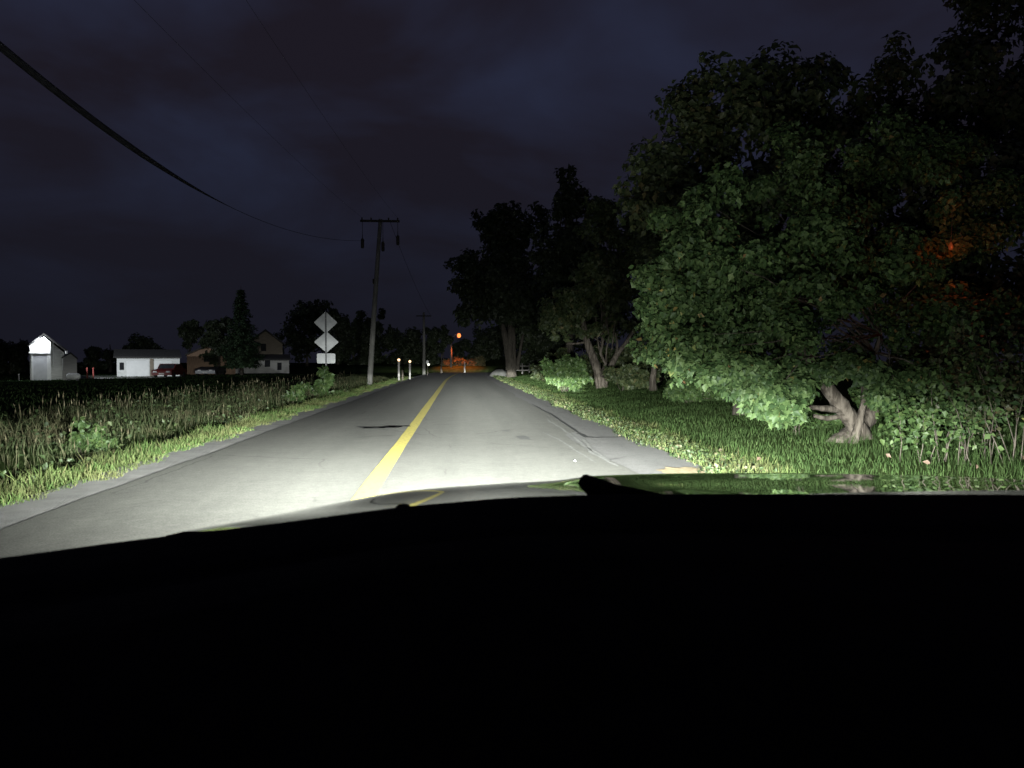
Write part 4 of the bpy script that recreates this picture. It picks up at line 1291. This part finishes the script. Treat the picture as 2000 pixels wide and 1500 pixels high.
for i, px in enumerate((170, 182)):
    xx = at(px, 707, 74).x
    o = MB().box(-.05, .05, -.05, .05, -.2, .95).lathe([(.07, .95), (.07, 1.0), (0, 1.06)], n=8).build('marker_post', M['red_post'])
    o.location = (xx, 74, -.05)
    tag(o, ('red post between the pale shed and the garage, left one of two', 'red post between the pale shed and the garage, right one of two')[i], 'post', 'red posts by the garage')
xx = at(36, 707, 67).x
o = MB().tube([(0, 0, -.1), (0, 0, .5)], 0.05, 8).lathe([(.05, .5), (.06, .53), (0, .58)], n=8).build('marker_post', M['fence_white'])
o.location = (xx, 67, -.05); tag(o, 'short white post in the dark left of the floodlit house', 'post')

# gravel yard before the houses
yard = [(at(100, 707, 71).x, 69.5), (at(350, 707, 78).x, 78), (at(350, 707, 90).x, 92), (at(120, 707, 92).x, 92)]
ground_patch('yard', yard, -0.03, M['gravel'])

# --- the long white garage
gb = Vector((at(228, 707, 83).x, 83, -0.05)); kg = 83 / 1500
root = empty('white_garage', gb, 'long low white garage with two wide doors across the field', 'garage', rz=R(22.5))
Xg = lambda px: (px - 228) * kg * 0.92
Zg = lambda py: (735 - py) * kg
MB().box(0, Xg(347), 0, 6, 0, Zg(699)).build('wall', M['white_wall'], root)
MB().prism_x([(-0.5, Zg(699)), (3, Zg(684)), (6.5, Zg(699)), (6.5, Zg(697)), (3, Zg(682)), (-0.5, Zg(697))][::-1], -.3, Xg(350)).build('roof', M['roof_dark'], root)
for a_, b_2 in ((246, 288), (298, 332)):
    dr = MB(); dr.box(Xg(a_), Xg(b_2), -0.05, -0.003, 0, Zg(705))
    d_ = dr.build('garage_door', M['white_trim'], root)
MB().box(Xg(289.5), Xg(296.5), -0.07, -0.004, 0, Zg(701)).build('door_post', M['tan_wall'], root)
MB().box(Xg(233), Xg(241), -0.04, -0.002, Zg(722), Zg(708)).build('window', M['glass_dark'], root)


def car(px, Y, label, paint, w=1.8, h=1.42, group=None):
    """A car seen end on."""
    b_ = Vector((at(px, 707, Y).x, Y, tz(at(px, 707, Y).x, Y)))
    r_ = empty('parked_car', b_, label, 'car', group)
    lower = [(-2.1, .28), (-2.1, .62), (-1.95, .78), (-1.0, .88), (1.5, .92), (2.05, .84), (2.1, .3)]
    MB().prism_x(lower, -w / 2, w / 2).build('body', M[paint], r_)
    cab = [(-1.05, .885), (-.35, h), (.95, h), (1.6, .925)]
    MB().prism_x(cab[::-1], -w / 2 + .14, w / 2 - .14).build('cabin', M[paint], r_)
    MB().add([(-w / 2 + .2, -1.0, .93), (w / 2 - .2, -1.0, .93), (w / 2 - .24, -.40, h - .05), (-w / 2 + .24, -.40, h - .05),
              (-w / 2 + .2, -1.02, .93), (w / 2 - .2, -1.02, .93), (w / 2 - .24, -.42, h - .05), (-w / 2 + .24, -.42, h - .05)],
             [(4, 5, 6, 7), (0, 3, 2, 1), (0, 1, 5, 4), (2, 3, 7, 6), (1, 2, 6, 5), (3, 0, 4, 7)]).build('windscreen', M['glass_dark'], r_)
    for sx in (-1, 1):
        for yy in (-1.3, 1.3):
            t_ = MB().lathe([(0.0, -.1), (.26, -.1), (.31, -.07), (.31, .07), (.26, .1), (0, .1)], n=16).build('wheel', M['rubber'], r_, True)
            t_.rotation_euler = (0, R(90), 0); t_.location = (sx * (w / 2 - .08), yy, .31)
        l_ = MB().box(sx * .62 - .18, sx * .62 + .18, -2.13, -2.08, .56, .70).build('headlight', M['chrome'], r_)
    MB().box(-.26, .26, -2.13, -2.101, .36, .48).build('number_plate', M['plate'], r_)
    return r_


car(331, 79.0, 'dark red car parked end on before the white garage', 'red_paint', 1.9, 1.4)
car(412, 90.0, 'low dark car parked before the brown gabled house', 'dark_paint', 2.2, 1.0)

# --- the brown gabled house
cb = Vector((at(400, 707, 97).x, 97, -0.05)); kc = 97 / 1500
root = empty('brown_house', cb, 'brown gabled house between the garage and the conifer', 'house', rz=R(18))
Xc = lambda px: (px - 400) * kc * 0.95
Zc = lambda py: (730 - py) * kc
MB().prism_y([(Xc(367), 0), (Xc(434), 0), (Xc(434), Zc(692)), (Xc(404), Zc(677)), (Xc(367), Zc(692))], 0, 7).build('wall', M['brown_wall'], root)
MB().prism_y([(Xc(364), Zc(694)), (Xc(404), Zc(676.5)), (Xc(437), Zc(694)), (Xc(437), Zc(691)), (Xc(404), Zc(673.5)), (Xc(364), Zc(691))], -.3, 7.2).build('roof', M['roof_dark'], root)
MB().prism_y([(Xc(434.2), 0), (Xc(458), 0), (Xc(458), Zc(712)), (Xc(434.2), Zc(698))], 0.5, 5).build('side_wing', M['brown_wall'], root)
MB().prism_y([(Xc(434.2), Zc(698)), (Xc(460), Zc(713)), (Xc(460), Zc(711)), (Xc(434.2), Zc(695.5))], 0.2, 5.3).build('side_roof', M['roof_dark'], root)
w0 = MB().box(Xc(398), Xc(412), -.03, -.002, Zc(706), Zc(697)).build('window', M['glass_dark'], root)

# --- the tan house behind the conifer
db = Vector((at(520, 707, 110).x, 110, -0.05)); kd = 110 / 1500
root = empty('tan_house', db, 'tan two storey gabled house half hidden by the conifer', 'house', rz=R(14))
Xd = lambda px: (px - 520) * kd * 0.97
Zd = lambda py: (728 - py) * kd
MB().prism_y([(Xd(486), 0), (Xd(551), 0), (Xd(551), Zd(672)), (Xd(519), Zd(648)), (Xd(486), Zd(672))], 0, 9).build('wall', M['tan_wall'], root)
MB().prism_y([(Xd(482), Zd(675)), (Xd(519), Zd(647.5)), (Xd(556), Zd(675)), (Xd(556), Zd(671.5)), (Xd(519), Zd(644)), (Xd(482), Zd(671.5))], -.4, 9.3).build('roof', M['roof_dark'], root)
MB().box(Xd(446), Xd(562), -3.0, -0.003, 0, Zd(702)).build('porch_wall', M['pale_wall'], root)
MB().prism_x([(-3.4, Zd(704)), (-3.4, Zd(701)), (-.003, Zd(692)), (-.003, Zd(701.5))], Xd(444), Xd(565)).build('porch_roof', M['roof_dark'], root)
for a_, b_2, c_, d_2 in ((517, 527, 716, 703), (488, 496, 712, 704), (460, 468, 720, 706), (540, 548, 722, 708)):
    MB().box(Xd(a_), Xd(b_2), -3.04, -3.002, Zd(c_), Zd(d_2)).build('window', M['glass_dark'], root)
MB().box(Xd(510), Xd(520), -.04, -.002, Zd(686), Zd(672)).build('window', M['glass_dark'], root)

# --- small things by the far right trunks: boulder, fence
x = at(976, 707, 80).x
rs = np.random.RandomState(3)
bo = MB().lathe([(0.0, -.1), (1.0, -.05), (1.05, .25), (.8, .6), (.4, .85), (0, .9)], n=12)
bo.v = [(p[0] * (1 + rs.normal(0, .07)), p[1] * .7, p[2] * (1 + rs.normal(0, .05))) for p in bo.v]
o = bo.build('boulder', M['stone'], None, True); o.location = (x, 80, tz(x, 80) - .1)
tag(o, 'pale rounded boulder at the verge left of the triple trunk', 'boulder')
fb = Vector((at(1020, 707, 82).x, 82, tz(at(1020, 707, 82).x, 82)))
M['fence_grey'] = noise_mat('weathered fence', (0.05, 0.046, 0.044), (0.085, 0.08, 0.076), 4, 0.9)
root = empty('wooden_fence', fb, 'short pale rail fence right of the triple trunk', 'fence')
for xx in (-.75, 0, .75):
    MB().box(xx - .07, xx + .07, -.06, .06, -.3, 1.15).build('post', M['fence_grey'], root)
for zz in (.4, .85):
    MB().box(-.95, .95, -.09, -.062, zz - .07, zz + .07).build('rail', M['fence_grey'], root)

# --- added orange glow among the leaves, standing for a windscreen reflection
lp = at(1857, 483, 12.5)
root = empty('orange_lantern', lp, 'dim orange lantern among the dark leaves at the upper right, tinting them red', 'lantern')
MB().lathe([(0.0, -.05), (.025, -.045), (.036, -.015), (.036, .02), (.025, .045), (.012, .08), (0, .085)], n=14).build('lamp_shade', M['lamp_orange'], root, True)
MB().tube([(0, 0, .085), (0.03, .02, .5), (0.05, .1, 1.2)], 0.004, 5).build('cord', M['cable'], root)
ld = bpy.data.lights.new('lantern_light', 'POINT'); ld.energy = 9; ld.color = (1.0, 0.13, 0.02); ld.shadow_soft_size = 0.07  # added light, reddens the leaves where the windscreen reflection shows
lo = bpy.data.objects.new('lantern_light', ld); lo.location = lp + Vector((-0.01, -0.30, 0.0)); COL.objects.link(lo)

# ------------------------------------------------------------------ the car we sit in
root = empty('car', (CARX, 1.0, 0.0), 'dark car we sit in, black dashboard filling the bottom, glossy bonnet along its top', 'car')


_hy = np.linspace(0.5, 2.6, 900)
_hs = np.interp(_hy, [0.5, 1.02, 1.20, 1.32, 1.40, 1.48, 1.62, 1.9, 2.2, 2.45, 2.6], [-0.134, -0.134, -0.112, -0.100, -0.112, -0.150, -0.200, -0.26, -0.45, -1.1, -1.6])
for _ in range(60):
    _hs[1:-1] = (_hs[:-2] + 2 * _hs[1:-1] + _hs[2:]) / 4
_hz = np.concatenate([[0], np.cumsum((_hs[1:] + _hs[:-1]) / 2 * np.diff(_hy))])
_hz += 1.2810 - np.interp(1.48, _hy, _hz)
_hs0 = np.where(_hy < 1.48, np.minimum(_hs, -0.168 - 0.02 * np.clip((_hy - 1.2) / 0.28, 0, 1)), _hs)
_hz0 = np.concatenate([[0], np.cumsum((_hs0[1:] + _hs0[:-1]) / 2 * np.diff(_hy))])
_hz0 += np.interp(1.30, _hy, _hz) - 0.006 - np.interp(1.30, _hy, _hz0)


def hood_z(x, y):
    """Bonnet: a nearly straight fall, a faint swell before the front edge, then the nose."""
    xr = x - CARX
    z0_ = np.interp(y, _hy, _hz0)
    z = z0_ + (np.interp(y, _hy, _hz) - z0_) * sstep(-0.80, -0.52, xr)
    z = z - np.where(xr < 0, 0.070, 0.043) * xr * xr
    z = z + 0.007 * (sstep(-0.27, -0.17, xr)) * (1 - sstep(1.0, 1.25, xr)) - 0.007   # the raised middle of the bonnet
    z = z - 3.0 * np.maximum(np.abs(xr) - 0.90, 0) ** 1.6               # side rolls over
    z = z - 6.0 * np.maximum(-xr - 0.69, 0) ** 1.7
    return z


hx = np.concatenate([np.linspace(-1.02, -0.8, 12), np.linspace(-0.79, 0.8, 110), np.linspace(0.81, 1.02, 12)]) + CARX
hy = np.concatenate([np.linspace(0.68, 2.0, 130), np.linspace(2.02, 2.42, 26)])
Xh, Yh = np.meshgrid(hx, hy)
Zh = hood_z(Xh, Yh)
v = np.stack([Xh - CARX, Yh - 1.0, Zh], -1).reshape(-1, 3)
nx = len(hx)
i = np.arange(len(hy) - 1)[:, None] * nx + np.arange(nx - 1)[None, :]
f = np.stack([i, i + 1, i + nx + 1, i + nx], -1).reshape(-1, 4)
mesh_obj('hood', v, f, M['car_paint'], root, True)
zf = float(hood_z(CARX, 2.42))
prof = [(-0.95, .34), (-0.95, .70), (-0.86, .82), (0.86, .82), (0.95, .70), (0.95, .34)]
MB().prism_y(prof, -0.25, 1.12).build('body', M['dark_paint'], root)
MB().prism_x([(1.122, .38), (1.122, .80), (1.30, .78), (1.36, .70), (1.36, .46), (1.28, .38)][::-1], -.94, .94).build('bumper', M['dash'], root)
for sx in (-1, 1):
    w_ = MB().lathe([(0.0, -.11), (.28, -.11), (.36, -.08), (.36, .08), (.28, .11), (0, .11)], n=20).build('wheel', M['rubber'], root, True)
    w_.rotation_euler = (0, R(90), 0); w_.location = (sx * .90, 0.62, .36)
for sx in (-1, 1):
    MB().box(sx * .72 - .16, sx * .72 + .16, 1.122, 1.32, 0.802, 0.94).build('headlight', M['chrome'], root)

# dashboard: its front edge follows the foot of the windscreen
DE = [(-400, 1140), (0, 1090), (250, 1056), (550, 1021), (780, 990), (1000, 971), (1200, 965), (1500, 964.5), (2000, 966), (2600, 985)]
nd = 90
epx = np.linspace(-400, 2600, nd)
epy = np.interp(epx, [p[0] for p in DE], [p[1] for p in DE])
for _ in range(2):
    epy[1:-1] = (epy[:-2] + 2 * epy[1:-1] + epy[2:]) / 4
edge_pts = [at(a, c_, 0.66) for a, c_ in zip(epx, epy)]
rows = []
for yy, dz in ((0.70, -0.30), (0.675, -0.03), (0.66, 0.0), (0.645, 0.0005), (0.60, -0.001), (0.545, -0.003), (0.535, -0.008), (0.50, -0.009), (0.49, -0.004), (0.43, -0.010), (0.35, -0.022), (0.28, -0.035), (0.24, -0.055), (0.22, -0.10), (0.21, -0.3)):
    row = []
    for p in edge_pts:
        base_x = p.x * (0.66 if yy > .66 else yy) / 0.66 * 0.35 + p.x * 0.65
        # a low cowl over the instruments before the driver
        cowl = 0.018 * math.exp(-((p.x + 0.0) / 0.24) ** 2) * math.exp(-((yy - 0.42) / 0.09) ** 2)
        row.append((base_x - CARX, yy - 1.0, p.z + dz + cowl))
    rows.append(row)
v = np.array(rows).reshape(-1, 3)
i = np.arange(len(rows) - 1)[:, None] * nd + np.arange(nd - 1)[None, :]
f = np.stack([i, i + nd, i + nd + 1, i + 1], -1).reshape(-1, 4)
mesh_obj('dashboard', v, f, M['dash'], root, True)
# wiper tip standing up behind the bonnet edge, washer nozzle
wp = [at(1138, 938, 0.80), at(1160, 952, 0.79), at(1190, 966, 0.77), at(1300, 990, 0.74)]
o_ = Vector((CARX, 1.0, 0))
MB().tube([p - o_ for p in wp], [0.0075, 0.011, 0.012, 0.012], 8).build('wiper', M['black_rubber'], root, True)
q = at(788, 990, 0.70) - o_
MB().lathe([(0.0, -.02), (.008, -.018), (.008, -.001), (.005, .002), (0, .003)], tuple(q), 10).build('washer_nozzle', M['black_rubber'], root, True)
